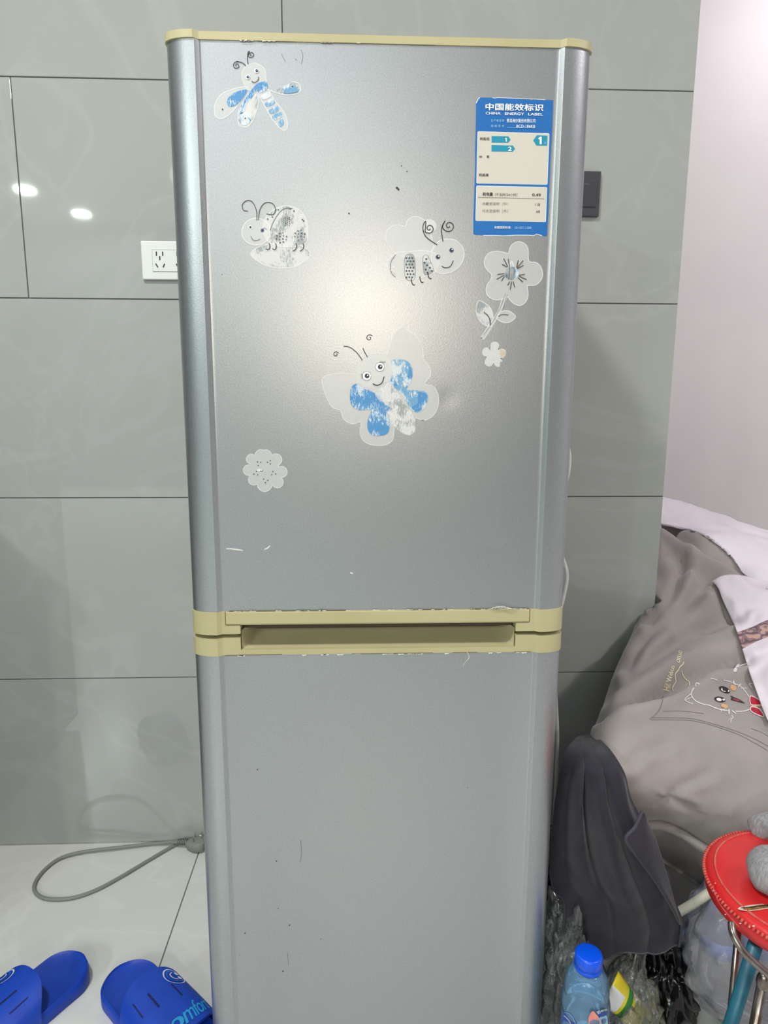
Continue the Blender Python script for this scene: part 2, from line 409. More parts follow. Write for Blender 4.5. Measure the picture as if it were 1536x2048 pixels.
# frayed film along the seams
def fray():
    bm = bmesh.new(); random.seed(3)
    def seam_line(z, x0, x1, n, h, down=False):
        for i in range(n):
            x = x0 + (x1 - x0) * random.random(); l = random.uniform(.003, .014); hh = h * random.uniform(.3, 1)
            d = .0165 if abs(x) < .208 else .0205
            if abs(x) > .222: continue
            s = -1 if down else 1
            p = [(x, z), (x + l * .3, z + s * hh), (x + l * .55, z + s * hh * .4), (x + l * .8, z + s * hh * .8), (x + l, z)]
            vs = [bm.verts.new((GX + a, GY - d - .0006, b_)) for a, b_ in p]
            f = bm.faces.new(vs if not down else vs[::-1]); f.material_index = 0
    seam_line(Z_U0, -.2, .2, 26, .0018); seam_line(Z_L0, -.2, .2, 22, .0022, True); seam_line(Z_CAP, -.2, .0, 10, .0016, True)
    for x0, x1, z in ((-.2, .2, Z_U0), (-.207, .207, Z_L0), (-.207, .207, Z_CAP)):
        # thin dark broken line of grime
        x = x0
        while x < x1:
            l = random.uniform(.01, .05)
            if random.random() < .6:
                vs = [bm.verts.new((GX + a, GY - .0163, b_)) for a, b_ in ((x, z - .0002), (x + l, z - .0002), (x + l, z + .0005), (x, z + .0005))]
                bm.faces.new(vs).material_index = 1
            x += l
    # a long loose thread
    tube(bm, catmull([(GX + .118, GY - .0175, zz(1306)), (GX + .121, GY - .021, zz(1316)), (GX + .117, GY - .022, zz(1322)), (GX + .113, GY - .019, zz(1334))], 5), .0003, 5)
    for a in range(6):
        x = .155 + .004 * a
        tube(bm, catmull([(GX + x - .01, GY - .0175, Z_U0), (GX + x, GY - .021, Z_U0 + .004 + .002 * math.sin(a)), (GX + x + .012, GY - .018, Z_U0 + .0005)], 4), .0003, 5)
    return bm
link('torn_film', fray(), [M['flake'], M['grime']], ud)['kind'] = 'stuff'

# ---------------------------------------------------------------- decals: flat prints on the door plane
class Decal:
    def __init__(s, T, mats, fn=None):
        s.bm = bmesh.new(); s.T = T; s.mats = mats; s.layer = 1; s.fn = fn
    def mi(s, m):
        if m not in s.mats: s.mats.append(m)
        return s.mats.index(m)
    def put(s, u, v, lay):
        px, py = s.T(u, v)
        if s.fn: return s.fn(px, py, lay)
        p = atY(px, py, PD); return Vector((p.x, PD - .00012 * lay - .0001, p.z))
    def poly(s, pts, m, lay=None, smooth=6):
        lay = lay or s.layer
        P = [(p.x, p.y) for p in catmull([(a, b, 0) for a, b in pts], smooth, True)] if smooth else pts
        ar = sum(P[i - 1][0] * P[i][1] - P[i][0] * P[i - 1][1] for i in range(len(P)))
        if ar > 0: P = P[::-1]
        k = s.mi(m)
        V, _, Fc, _, _, _ = delaunay_2d_cdt([Vector(p) for p in P], [], [list(range(len(P)))], 1, 1e-6)
        vs = [s.bm.verts.new(s.put(p.x, p.y, lay)) for p in V]
        for f in Fc:
            a, b_, c = (V[i] for i in f[:3])
            f = list(f) if (b_ - a).cross(c - a) < 0 else list(f)[::-1]
            try: s.bm.faces.new([vs[i] for i in f]).material_index = k
            except ValueError: pass
    def stroke(s, pts, wd, m, lay=None, smooth=6, closed=False, taper=False):
        lay = lay or s.layer + 3
        P = [Vector((p.x, p.y)) for p in catmull([(a, b, 0) for a, b in pts], smooth, closed)] if smooth else [Vector(p) for p in pts]
        if closed: P.append(P[0])
        n = len(P); L, R = [], []
        for i, p in enumerate(P):
            if closed: a, b_ = P[(i - 1) % (n - 1)], P[(i + 1) % (n - 1)] if i < n - 1 else P[1]
            else: a, b_ = P[max(i - 1, 0)], P[min(i + 1, n - 1)]
            t = b_ - a
            if t.length < 1e-6: t = Vector((1, 0))
            t.normalize(); nn = Vector((-t.y, t.x)) * wd / 2
            if taper: nn *= .35 + .65 * math.sin(math.pi * min(1, (i + .3) / n))
            L.append(s.bm.verts.new(s.put(p.x + nn.x, p.y + nn.y, lay))); R.append(s.bm.verts.new(s.put(p.x - nn.x, p.y - nn.y, lay)))
        k = s.mi(m)
        for i in range(n - 1):
            try: s.bm.faces.new((R[i], R[i + 1], L[i + 1], L[i])).material_index = k
            except ValueError: pass
    def disc(s, u, v, r, m, lay=None, ry=None, n=16, rot=0):
        ry = ry or r; c, q = math.cos(rot), math.sin(rot)
        s.poly([(u + r * math.cos(a) * c - ry * math.sin(a) * q, v + r * math.cos(a) * q + ry * math.sin(a) * c) for a in [2 * math.pi * k / n for k in range(n)]], m, lay, 0)
    def text(s, body, u0, v0, u1, v1, m, lay=None, bold=0, quad=None, spacing=1, shear=0):
        lay = lay or s.layer + 4
        if bold and quad:
            q = [Vector(c) for c in quad]; e = (q[1] - q[0]).normalized(); hgt = (q[3] - q[0]).length; up_ = (q[3] - q[0]).normalized()
            bo = bold * 1.6 * hgt
            for n_, (dx, dy) in enumerate(((-bo, 0), (bo, 0), (0, bo * .6), (0, -bo * .6))):
                s.text(body, 0, 0, 0, 0, m, lay + .2 * n_ + .2, 0, [tuple(c + e * dx + up_ * dy) for c in q], spacing, shear)
        me = text_mesh(body, 0, spacing, shear)
        xs = [v[0] for v in me[0]]; ys = [v[1] for v in me[0]]
        x0, x1, y0, y1 = min(xs), max(xs), min(ys), max(ys)
        k = s.mi(m); vs = []
        for x, y in me[0]:
            a = (x - x0) / (x1 - x0); b_ = (y - y0) / (y1 - y0)
            if quad:   # bottom-left, bottom-right, top-right, top-left
                q = [Vector(c) for c in quad]
                p = (q[0] * (1 - a) + q[1] * a) * (1 - b_) + (q[3] * (1 - a) + q[2] * a) * b_
                u, v = p
            else: u, v = u0 + (u1 - u0) * a, v1 + (v0 - v1) * b_
            vs.append(s.bm.verts.new(s.put(u, v, lay)))
        for f in me[1]:
            try: s.bm.faces.new([vs[i] for i in f]).material_index = k
            except ValueError: pass
    def done(s, name, label, parent):
        # every print faces the room
        o = link(name, s.bm, s.mats, parent)
        if label: o['label'] = label
        return o
_tm = {}
def text_mesh(body, bold, spacing, shear):
    key = (body, bold, spacing, shear)
    if key in _tm: return _tm[key]
    c = bpy.data.curves.new('lettering', 'FONT'); c.body = body; c.offset = bold; c.space_character = spacing; c.shear = shear
    c.resolution_u = 4
    o = bpy.data.objects.new('lettering', c); COL.objects.link(o)
    bpy.context.view_layer.update()
    dg = bpy.context.evaluated_depsgraph_get(); me = bpy.data.meshes.new_from_object(o.evaluated_get(dg))
    r = ([(v.co.x, v.co.y) for v in me.vertices], [list(p.vertices) for p in me.polygons])
    bpy.data.objects.remove(o); bpy.data.curves.remove(c); bpy.data.meshes.remove(me)
    _tm[key] = r; return r
Zm = lambda x0, y0, k: (lambda u, v: (x0 + u / k, y0 + v / k))
K, KS = M['ink'], M['ink_soft']

def spiral(cx, cy, r0, r1, a0, turns, n=20):
    return [(cx + (r0 + (r1 - r0) * t / n) * math.cos(a0 + turns * 2 * math.pi * t / n), cy + (r0 + (r1 - r0) * t / n) * math.sin(a0 + turns * 2 * math.pi * t / n)) for t in range(n + 1)]

# dragonfly
D = Decal(Zm(320, 40, 3.4909), [M['film']])
head = [(650, 303), (700, 318), (733, 350), (740, 400), (740, 435), (690, 470), (620, 490), (590, 450), (570, 390), (590, 335)]
D.poly(head, M['film'], 1); D.stroke(head, 5, M['film_edge'], 2, closed=True)
w1 = [(600, 468), (610, 490), (555, 580), (480, 665), (420, 690), (385, 660), (385, 590), (430, 520), (520, 480)]
D.poly(w1, M['film'], 1); D.stroke(w1, 6, M['film_edge'], 2, closed=True)
D.poly([(608, 488), (580, 545), (540, 590), (490, 607), (467, 580), (485, 535), (540, 500)], M['film_blue'], 3)
w2_ = [(685, 480), (690, 560), (665, 660), (630, 730), (590, 750), (550, 725), (550, 640), (590, 560), (640, 490)]
D.poly(w2_, M['film_scr'], 1); D.stroke(w2_, 6, M['film_edge'], 2, closed=True)
D.poly([(668, 500), (640, 545), (598, 600), (590, 640), (556, 660), (560, 610), (600, 545), (650, 475)], M['film_blue'], 3)
D.poly([(670, 520), (660, 600), (630, 650), (600, 630), (600, 590), (640, 550)], M['film'], 4)
D.poly([(560, 660), (600, 640), (640, 655), (625, 715), (590, 738), (560, 715)], M['film_blue2'], 3)
D.poly([(740, 432), (750, 480), (700, 470), (650, 500), (640, 490), (680, 445)], M['film_blue'], 4)
tail = [(745, 470), (800, 560), (870, 650), (892, 730), (880, 765), (850, 765), (790, 700), (720, 580), (685, 500), (700, 460)]
D.poly(tail, M['film'], 1); D.stroke(tail, 6, M['film_edge'], 2, closed=True)
for k, t in enumerate((.04, .22, .4, .58, .74, .92)):
    cx, cy = 708 + 150 * t, 470 + 270 * t; wv, hh = (34 if t < .85 else 20), 20
    D.poly([(cx - wv, cy + 2), (cx + wv - 14, cy - hh - 8), (cx + wv, cy + hh - 16), (cx - wv + 16, cy + hh + 10)], M['film_blue2'] if k else M['film_blue'], 3, 3)
D.poly([(750, 482), (830, 510), (900, 522), (970, 508), (985, 480), (960, 455), (925, 440), (870, 460), (800, 488)], M['film_scr'], 1)
D.stroke([(750, 485), (820, 512), (900, 524), (968, 510), (982, 470), (960, 440), (920, 432)], 6, M['film_edge'], 3)
D.poly([(860, 480), (920, 455), (965, 480), (950, 505), (870, 512)], M['film_blue2'], 4)
D.stroke(spiral(536, 320, 4, 28, 2.0, 1.5) + [(536, 290), (575, 300), (600, 322)], 5, K, 6)
D.stroke(spiral(637, 242, 4, 26, .8, 1.5) + [(625, 222), (610, 260), (615, 308)], 5, K, 6)
for x, y in ((613, 400), (675, 356)):
    D.disc(x, y, 17, M['white_print'], 5); D.disc(x + 2, y, 11, M['eye_blue'], 6); D.disc(x + 3, y, 6, K, 7); D.disc(x + 5, y - 3, 2.5, M['white_print'], 8)
D.stroke([(640, 428), (655, 438), (675, 432), (688, 415), (687, 398)], 5, K, 6)
for x, y in ((437, 625), (596, 688), (924, 465)): D.disc(x, y, 5, K, 6)
D.done('sticker', 'worn blue dragonfly sticker', ud)

# ladybird on a leaf
D = Decal(Zm(440, 370, 2.9538), [M['film']])
leaf = [(180, 410), (230, 365), (290, 350), (420, 345), (500, 370), (535, 412), (480, 465), (420, 488), (330, 488), (250, 465)]
D.poly(leaf, M['film_scr'], 1, 3); D.stroke(leaf, 6, M['film_edge'], 2, 3, closed=True)
shell = [(268, 200), (300, 160), (350, 132), (410, 125), (470, 150), (508, 200), (520, 270), (510, 340), (440, 365), (340, 360), (280, 330), (255, 260)]
D.poly(shell, M['film_scr'], 3); D.stroke(shell, 6, M['film_edge'], 4, closed=True)
hd = [(150, 225), (200, 198), (250, 205), (290, 240), (295, 300), (260, 345), (200, 355), (150, 330), (130, 280)]
D.poly(hd, M['film'], 5); D.stroke(hd, 5, M['film_edge'], 6, closed=True)
D.stroke([(297, 268), (315, 220), (350, 165), (385, 140), (430, 140)], 3.5, KS, 6)
D.stroke([(218, 210), (215, 150), (190, 100), (155, 95), (132, 120), (140, 150), (165, 155)], 4, K, 7)
D.stroke([(228, 208), (235, 150), (265, 108), (310, 110), (328, 145), (315, 175), (275, 172)], 4, K, 7)
D.disc(180, 250, 11, M['film_edge'], 7); D.disc(180, 250, 6, K, 8); D.disc(251, 269, 10, M['eye_blue'], 7); D.disc(252, 269, 5, K, 8)
D.stroke([(182, 303), (195, 325), (215, 330), (238, 320)], 3.5, KS, 8)
D.stroke([(255, 258), (265, 255), (275, 265)], 3, KS, 8)
random.seed(5)
for cx, cy, nx, sp, sz, mm in ((362, 310, 4, 19, 5, KS), (470, 295, 4, 19, 5, KS), (398, 212, 5, 12, 3, K)):
    for i in range(nx):
        for j in range(nx):
            if abs(i - (nx - 1) / 2) + abs(j - (nx - 1) / 2) > nx * .72: continue
            x, y = cx + (i - (nx - 1) / 2) * sp + (j % 2) * 3, cy + (j - (nx - 1) / 2) * sp * .95 + (i % 2) * 4
            D.disc(x, y, sz * random.uniform(.7, 1.1), mm, 7, n=8)
for x, y in ((437, 155), (415, 142), (282, 202), (345, 147), (487, 205), (495, 213), (310, 190)): D.disc(x, y, 5, KS, 7, n=8)
for x in (290, 328, 448, 490): D.stroke([(x, 345), (x + 5, 362), (x - 2, 382), (x - 18, 378 if x < 400 else 392)], 5, K, 8)
D.done('sticker', 'pale ladybird on a leaf sticker', ud)

# bee
D = Decal(Zm(440, 370, 2.9538), [M['film']])
wing = [(1040, 405), (990, 350), (980, 300), (1000, 255), (1050, 235), (1095, 245), (1110, 205), (1150, 187), (1195, 200), (1235, 240), (1250, 310), (1260, 370), (1200, 420), (1100, 430)]
D.poly(wing, M['film'], 1); D.stroke(wing, 5, M['film_edge'], 2, closed=True)
bd = [(1040, 403), (1100, 395), (1220, 390), (1290, 420), (1280, 500), (1240, 530), (1160, 555), (1090, 562), (1030, 545), (995, 505), (993, 450)]
D.poly(bd, M['film'], 3); D.stroke(bd, 5, M['film_edge'], 4, closed=True)
hd = [(1290, 335), (1340, 320), (1395, 330), (1435, 375), (1440, 430), (1410, 485), (1350, 520), (1290, 520), (1255, 480), (1250, 400)]
D.poly(hd, M['film'], 5); D.stroke(hd, 5, M['film_edge'], 6, closed=True)
for poly_, dots in (([(1095, 420), (1145, 420), (1150, 553), (1100, 556), (1090, 500)], 1), ([(1200, 425), (1225, 420), (1262, 505), (1212, 530), (1200, 480)], 1)):
    D.poly(poly_, M['film_scr'], 5, 3); D.stroke(poly_, 2, KS, 6, 3, closed=True)
for i in range(3):
    for j in range(7):
        x, y = 1101 + i * 17 + (j % 2) * 7, 432 + j * 19
        if x < 1146: D.disc(x, y, 6, KS, 7, n=8)
for x, y in ((1218, 438), (1208, 460), (1222, 475), (1240, 490), (1215, 500), (1250, 508), (1225, 518)): D.disc(x, y, 6.5, KS, 7, n=8)
for x, y in ((1025, 430), (1003, 465), (1026, 486), (1010, 505), (1028, 520)): D.disc(x, y, 6, M['film_scr'], 7, n=8)
D.stroke([(1038, 412), (1012, 450), (1006, 490), (1015, 525), (1038, 545)], 3, KS, 7)
D.disc(1238, 243, 40, M['film_edge'], 5)
D.stroke(spiral(1236, 258, 4, 30, 0, 1.4) + [(1215, 215), (1198, 250), (1215, 305), (1283, 355)], 5, K, 8)
D.stroke(spiral(1352, 243, 4, 38, .3, 1.45) + [(1330, 212), (1308, 260), (1317, 335)], 5, K, 8)
for x, y in ((1287, 426), (1367, 386)): D.disc(x, y, 13, M['eye_blue'], 8); D.disc(x, y, 9, K, 9); D.disc(x + 4, y - 4, 4, M['white_print'], 10)
D.stroke([(1310, 480), (1330, 490), (1360, 482), (1378, 447)], 4.5, K, 8)
for x, y in ((1130, 555), (1180, 540), (1228, 518)): D.stroke([(x, y), (x + 3, y + 22), (x + 12, y + 36), (x + 22, y + 34)], 5, K, 8)
D.done('sticker', 'pale bumblebee sticker', ud)

# butterfly
D = Decal(Zm(620, 640, 3.2), [M['film']])
bf = [(300, 345), (190, 340), (95, 360), (78, 400), (100, 480), (140, 555), (195, 580), (215, 635), (270, 665), (325, 655), (320, 720), (345, 775), (400, 800), (480, 800), (530, 765), (543, 690), (590, 720), (640, 735), (672, 700), (672, 628), (730, 642), (790, 610), (820, 550), (820, 480), (790, 425), (735, 408), (768, 360), (768, 310), (735, 262), (725, 235), (715, 160), (660, 90), (580, 52), (525, 120), (490, 225), (430, 212), (350, 235), (310, 290)]
D.poly(bf, M['film'], 1, 4); D.stroke(bf, 4, M['film_edge'], 2, 4, closed=True)
D.poly([(545, 690), (600, 725), (650, 730), (672, 690), (665, 620), (610, 540), (540, 560), (510, 640)], M['film_scr'], 3)
D.poly([(330, 420), (400, 460), (470, 430), (510, 400), (580, 500), (600, 560), (560, 620), (500, 600), (430, 500)], M['film_scr'], 2.5)
D.poly([(510, 270), (560, 252), (620, 262), (655, 310), (650, 380), (615, 440), (690, 450), (740, 460), (757, 500), (735, 560), (690, 590), (650, 575), (620, 530), (590, 480), (540, 430), (520, 400), (530, 340)], M['film_blue2'], 4)
D.poly([(640, 300), (655, 330), (650, 380), (615, 440), (625, 380)], M['film_blue'], 5)
D.poly([(520, 340), (545, 390), (560, 420), (530, 415), (510, 395)], M['film_blue'], 5)
D.poly([(690, 460), (745, 480), (740, 545), (690, 585), (650, 560), (690, 530)], M['film_blue'], 5)
D.poly([(300, 408), (265, 430), (255, 500), (270, 550), (320, 577), (390, 575), (370, 640), (370, 700), (400, 735), (450, 740), (500, 720), (508, 650), (490, 590), (520, 570), (470, 530), (430, 480), (380, 450), (330, 430)], M['film_blue'], 5)
D.poly([(300, 345), (350, 250), (420, 225), (500, 250), (530, 330), (510, 390), (470, 400), (440, 440), (370, 430), (310, 400)], M['film'], 6)
D.poly([(400, 400), (470, 440), (480, 500), (520, 520), (450, 520), (410, 460)], M['film'], 6)
D.stroke([(215, 168), (255, 175), (300, 210), (335, 258)], 5, K, 9); D.stroke([(338, 180), (352, 210), (368, 238)], 5, K, 9)
D.stroke(spiral(380, 115, 6, 22, -1.2, 1.1), 4.5, K, 9); D.stroke(spiral(166, 220, 6, 18, -1.0, 1.1), 4.5, K, 9)
for x, y in ((363, 358), (447, 300)):
    D.disc(x, y, 28, M['white_print'], 8); D.stroke([(x + 28 * math.cos(a * .6), y + 28 * math.sin(a * .6)) for a in range(11)], 2, KS, 9)
    D.disc(x + 2, y, 15, K, 10); D.disc(x + 6, y - 4, 5, M['white_print'], 11); D.disc(x - 3, y + 4, 3, M['eye_blue'], 11)
for a in range(5):
    D.stroke([(446 + a * 7, 276), (450 + a * 8, 264 + a * .6)], 2.5, K, 9, 0); D.stroke([(338 - a * .6, 348 + a * 6), (327 + a * .4, 345 + a * 7)], 2.5, K, 9, 0)
D.stroke([(402, 408), (430, 418), (460, 402), (474, 362)], 6, K, 9)
D.stroke([(712, 641), (730, 643)], 3, K, 9, 0)
D.done('sticker', 'worn blue butterfly sticker', ud)

# long-stemmed flower
D = Decal(Zm(940, 470, 7.3118), [M['film']])
fl_ = [(560, 262), (590, 170), (660, 110), (740, 100), (820, 150), (850, 230), (862, 385), (960, 400), (1030, 460), (1062, 570), (1030, 670), (950, 735), (840, 745), (850, 860), (820, 970), (740, 1030), (660, 1015), (590, 960), (545, 900), (480, 935), (380, 950), (290, 915), (240, 850), (245, 740), (300, 660), (315, 580), (240, 500), (208, 400), (240, 300), (320, 245), (440, 240), (520, 262)]
D.poly(fl_, M['film'], 1, 4); D.stroke(fl_, 12, M['film_edge'], 2, 4, closed=True)
D.disc(605, 560, 105, M['film_blue2'], 3, 100)
D.poly([(570, 400), (615, 380), (660, 520), (640, 640), (570, 660), (500, 580)], M['film_scr'], 3)
D.stroke([(572, 440), (575, 540), (562, 660)], 8, KS, 6)
for a, b_ in (((490, 345), (550, 465)), ((465, 428), (540, 470)), ((556, 352), (576, 462)), ((704, 370), (680, 478)), ((774, 376), (688, 484)), ((780, 444), (692, 495)), ((398, 580), (497, 566)), ((388, 650), (494, 590)), ((458, 678), (502, 605)), ((800, 576), (712, 592)), ((825, 655), (712, 602)), ((772, 692), (700, 625)), ((548, 740), (578, 684)), ((586, 800), (606, 684)), ((652, 768), (628, 680))):
    D.stroke([a, b_], 11, K, 7, 0)
stem = [(470, 930), (440, 1020), (400, 1130), (270, 1330), (160, 1490), (190, 1525), (230, 1490), (370, 1260), (440, 1130), (500, 1000), (545, 900)]
D.poly(stem, M['film'], 3, 2); D.stroke(stem, 8, M['film_edge'], 4, 2)
D.stroke([(520, 860), (440, 1060), (330, 1270), (200, 1460)], 4, KS, 5); D.stroke([(545, 870), (480, 1080)], 4, KS, 5)
l1 = [(130, 960), (220, 1000), (300, 1070), (335, 1180), (330, 1280), (300, 1340), (200, 1310), (120, 1220), (90, 1120), (100, 1030)]
D.poly(l1, M['film_scr'], 1, 4); D.stroke(l1, 12, M['film_edge'], 2, 4, closed=True); D.stroke([(200, 1130), (260, 1180), (290, 1250), (297, 1320)], 11, K, 6)
l2 = [(410, 1160), (470, 1115), (560, 1110), (630, 1150), (665, 1200), (600, 1265), (520, 1285), (440, 1260), (395, 1220)]
D.poly(l2, M['film'], 1, 4); D.stroke(l2, 12, M['film_edge'], 2, 4, closed=True); D.stroke([(412, 1192), (470, 1165), (562, 1172)], 9, K, 6)
D.disc(165, 1505, 8, K, 6)
D.done('sticker', 'pale long-stemmed flower sticker', ud)
# small torn flower
D = Decal(Zm(940, 470, 7.3118), [M['film_edge']])
f2 = [(300, 1640), (305, 1585), (350, 1560), (400, 1570), (425, 1610), (415, 1670), (470, 1665), (520, 1690), (522, 1750), (490, 1790), (455, 1810), (475, 1850), (440, 1860), (435, 1920), (400, 1930), (360, 1900), (345, 1870), (310, 1915), (260, 1918), (220, 1890), (215, 1840), (245, 1780), (190, 1760), (178, 1700), (210, 1650), (260, 1650), (295, 1690)]
D.poly(f2, M['film_edge'], 1, 4); D.poly([(440, 1680), (500, 1690), (520, 1730), (500, 1770), (450, 1780)], M['film_peach'], 2)
for x, y in ((417, 1668), (452, 1805)): D.disc(x, y, 9, M['mark'], 3)
D.stroke([(335, 1760), (345, 1740), (370, 1745), (375, 1770)], 6, M['film_edge'], 3)
D.done('sticker', 'small cream five-petalled flower sticker with stained petal', ud)
# eight-petalled flower, lower left
D = Decal(Zm(460, 860, 10.971), [M['film_edge']])
petals = ((470, 640, 112), (680, 560, 130), (790, 560, 125), (1010, 650, 130), (1130, 920, 125), (1040, 1140, 130), (760, 1190, 160), (520, 1090, 118), (410, 880, 118))
f3 = []
for i in range(120):
    a = 2 * math.pi * i / 120; dx, dy = math.cos(a), math.sin(a); best = 300
    for x, y, r in petals:
        ox, oy = x - 760, y - 880; b2 = ox * dx + oy * dy; dd = b2 * b2 - (ox * ox + oy * oy - r * r)
        if dd > 0: best = max(best, b2 + math.sqrt(dd))
    f3.append((760 + dx * best, 880 + dy * best))
D.poly(f3, M['film'], 1, 0); D.stroke(f3, 14, M['film_edge'], 2, 0, closed=True)
for x, y in ((605, 698), (675, 708), (621, 778), (823, 706), (888, 672), (888, 744), (582, 908), (525, 965), (610, 983), (943, 909), (915, 981), (1003, 961), (740, 1077), (833, 1101), (776, 1152)): D.disc(x, y, 13, K, 4, n=10)
D.stroke([(660, 897), (690, 903), (725, 897)], 14, M['ink_soft'], 4)
D.poly([(590, 870), (640, 850), (720, 870), (700, 900), (620, 905)], M['film_blue2'], 3)
D.done('sticker', 'round cream eight-petalled flower sticker with black dots', ud)

# energy label
D = Decal(Zm(900, 80, 4.518), [M['label_blue']])
blue = [(270, 520), (380, 522), (400, 530), (430, 524), (600, 530), (720, 536), (735, 545), (750, 536), (830, 540), (850, 546), (870, 540), (932, 545), (925, 760), (918, 900), (905, 1100), (895, 1350), (888, 1560), (880, 1690), (876, 1770), (858, 1776), (830, 1766), (780, 1752), (760, 1765), (700, 1762), (640, 1768), (590, 1762), (480, 1768), (400, 1764), (300, 1765), (228, 1762), (210, 1752), (211, 1600), (220, 1350), (228, 1100), (226, 1000), (232, 800), (235, 640), (234, 572), (252, 535)]
D.poly(blue, M['label_blue'], 1, 0)
D.stroke([(236, 572), (254, 534), (270, 519)], 6, M['white_print'], 2, 0); D.stroke([(380, 520), (400, 527), (430, 522), (600, 528), (720, 533), (860, 541)], 5, M['flake'], 2, 0)
D.stroke([(300, 1767), (400, 1766), (480, 1770), (590, 1764), (700, 1764), (760, 1767), (780, 1754), (830, 1768)], 5, M['white_print'], 2, 0)
def rrect(pts, r):
    out = []; n = len(pts)
    for i in range(n):
        p, a, b_ = Vector(pts[i]), Vector(pts[i - 1]), Vector(pts[(i + 1) % n])
        p0 = p + (a - p).normalized() * r; p1 = p + (b_ - p).normalized() * r
        for k in range(5):
            t = k / 4; q = p0 * (1 - t) ** 2 + p * 2 * t * (1 - t) + p1 * t * t; out.append((q.x, q.y))
    return out
D.poly(rrect([(248, 826), (898, 845), (880, 1309), (238, 1297)], 14), M['white_print'], 2, 0)
D.poly(rrect([(251, 830), (894, 849), (876, 1305), (242, 1293)], 12), M['label_cream'], 3, 0)
D.poly(rrect([(237, 1316), (877, 1330), (866, 1646), (230, 1634)], 14), M['white_print'], 2, 0)
D.poly(rrect([(240, 1320), (873, 1334), (862, 1642), (234, 1630)], 12), M['label_cream'], 3, 0)
def T_(s, u0, v0, u1, v1, m, bold=.0, tilt=.02, sp=1):
    dv = (u1 - u0) * tilt
    D.text(s, 0, 0, 0, 0, m, 6, bold, [(u0 - .03 * (v1 - v0), v1), (u1 - .03 * (v1 - v0), v1 + dv), (u1, v0 + dv), (u0, v0)], sp)
W_, LP, CR = M['white_print'], M['label_pale'], M['ink']
T_('中国能效标识', 322, 574, 842, 636, W_, .022, .018, 1.02)
T_('CHINA', 322, 652, 456, 675, W_, .02); T_('ENERGY', 496, 656, 668, 679, W_, .02); T_('LABEL', 706, 661, 838, 683, W_, .02)
T_('生产者名称', 370, 718, 488, 741, LP, .0, .01, 1.3); T_('青岛海尔股份有限公司', 512, 713, 770, 745, W_, .008, .01)
T_('规格型号', 368, 768, 488, 790, LP, 0, .01, 1.6); T_('BCD-186KB', 600, 768, 768, 793, W_, .008, .01)
D.stroke([(512, 747), (772, 750)], 2, LP, 6, 0); D.stroke([(515, 793), (768, 797)], 2, LP, 6, 0)
def one(x, y0, y1):
    h = y1 - y0; D.poly([(x - .02 * h, y0), (x + .17 * h, y0), (x + .17 * h, y1), (x - .09 * h, y1), (x - .09 * h, y0 + .30 * h), (x - .26 * h, y0 + .36 * h), (x - .26 * h, y0 + .18 * h)], W_, 6, 0)
T_('耗能低', 270, 880, 356, 907, CR, .006); T_('中', 264, 1044, 290, 1070, CR, .006); T_('等', 330, 1044, 354, 1070, CR, .006); T_('耗能高', 262, 1207, 348, 1233, CR, .006)
D.poly([(375, 869), (527, 872), (547, 903), (525, 931), (375, 929)], M['label_teal'], 4, 0)
D.poly([(375, 950), (568, 955), (588, 985), (565, 1012), (374, 1009)], M['label_teal'], 4, 0)
D.poly([(750, 910), (783, 862), (880, 866), (876, 958), (780, 956)], M['label_teal'], 4, 0)
one(505, 886, 920); T_('2', 525, 967, 555, 1003, W_, .03); one(815, 876, 944); T_('级', 850, 920, 864, 942, LP, 0)
T_('耗电量', 295, 1378, 386, 1409, CR, .015, .01); T_('（千瓦时/24小时）', 404, 1384, 608, 1412, CR, 0, .012)
T_('0.49', 742, 1388, 818, 1413, CR, .018); D.stroke([(252, 1423), (850, 1436)], 3, K, 6, 0)
T_('冷藏室容积（升）', 288, 1466, 524, 1495, KS, 0, .01); T_('118', 768, 1476, 811, 1500, CR, 0)
T_('冷冻室容积（升）', 288, 1531, 524, 1560, KS, 0, .01); T_('68', 779, 1540, 810, 1562, CR, 0)
T_('依据国家标准:', 400, 1682, 550, 1706, W_, .006, .01); T_('GB 12021.2-2008', 583, 1687, 733, 1708, LP, 0, .01)
D.done('energy_label', 'blue and cream energy rating label with Chinese text', ud)

# scuffs and specks on the doors
D = Decal(lambda u, v: (u, v), [M['mark']])
for pts, wd in (([(563, 108), (567, 116), (571, 124)], .8), ([(602, 100), (606, 112), (603, 128)], .8), ([(590, 118), (594, 120)], .6), ([(601, 1680), (603, 1705), (600, 1725)], .8), ([(575, 1905), (577, 1930)], .8)): D.stroke(pts, wd, M['mark'], 2, 3)
for x, y, r in ((794, 376, 2.6), (797, 379, 2.2), (803, 332, 1.3), (814, 343, 1.3), (698, 427, 1.8), (444, 549, 1), (515, 1539, 1.4), (553, 1722, 1.3), (556, 1817, 1.2), (579, 1850, 1.5), (566, 1942, 1.4), (490, 1866, 1.3), (642, 1878, 1.2), (480, 1910, 1), (935, 1575, 1), (1070, 1680, 1)):
    D.disc(x, y, r, K if r > 1.2 else M['mark'], 2, n=9)
for pts in ([(452, 1097), (468, 1098), (486, 1101)], [(528, 1099), (535, 1096), (540, 1091)], [(700, 1145), (706, 1147)]): D.stroke(pts, 3, M['mark_light'], 2, 4, taper=True)
D.done('scuffs', None, ud)['kind'] = 'stuff'

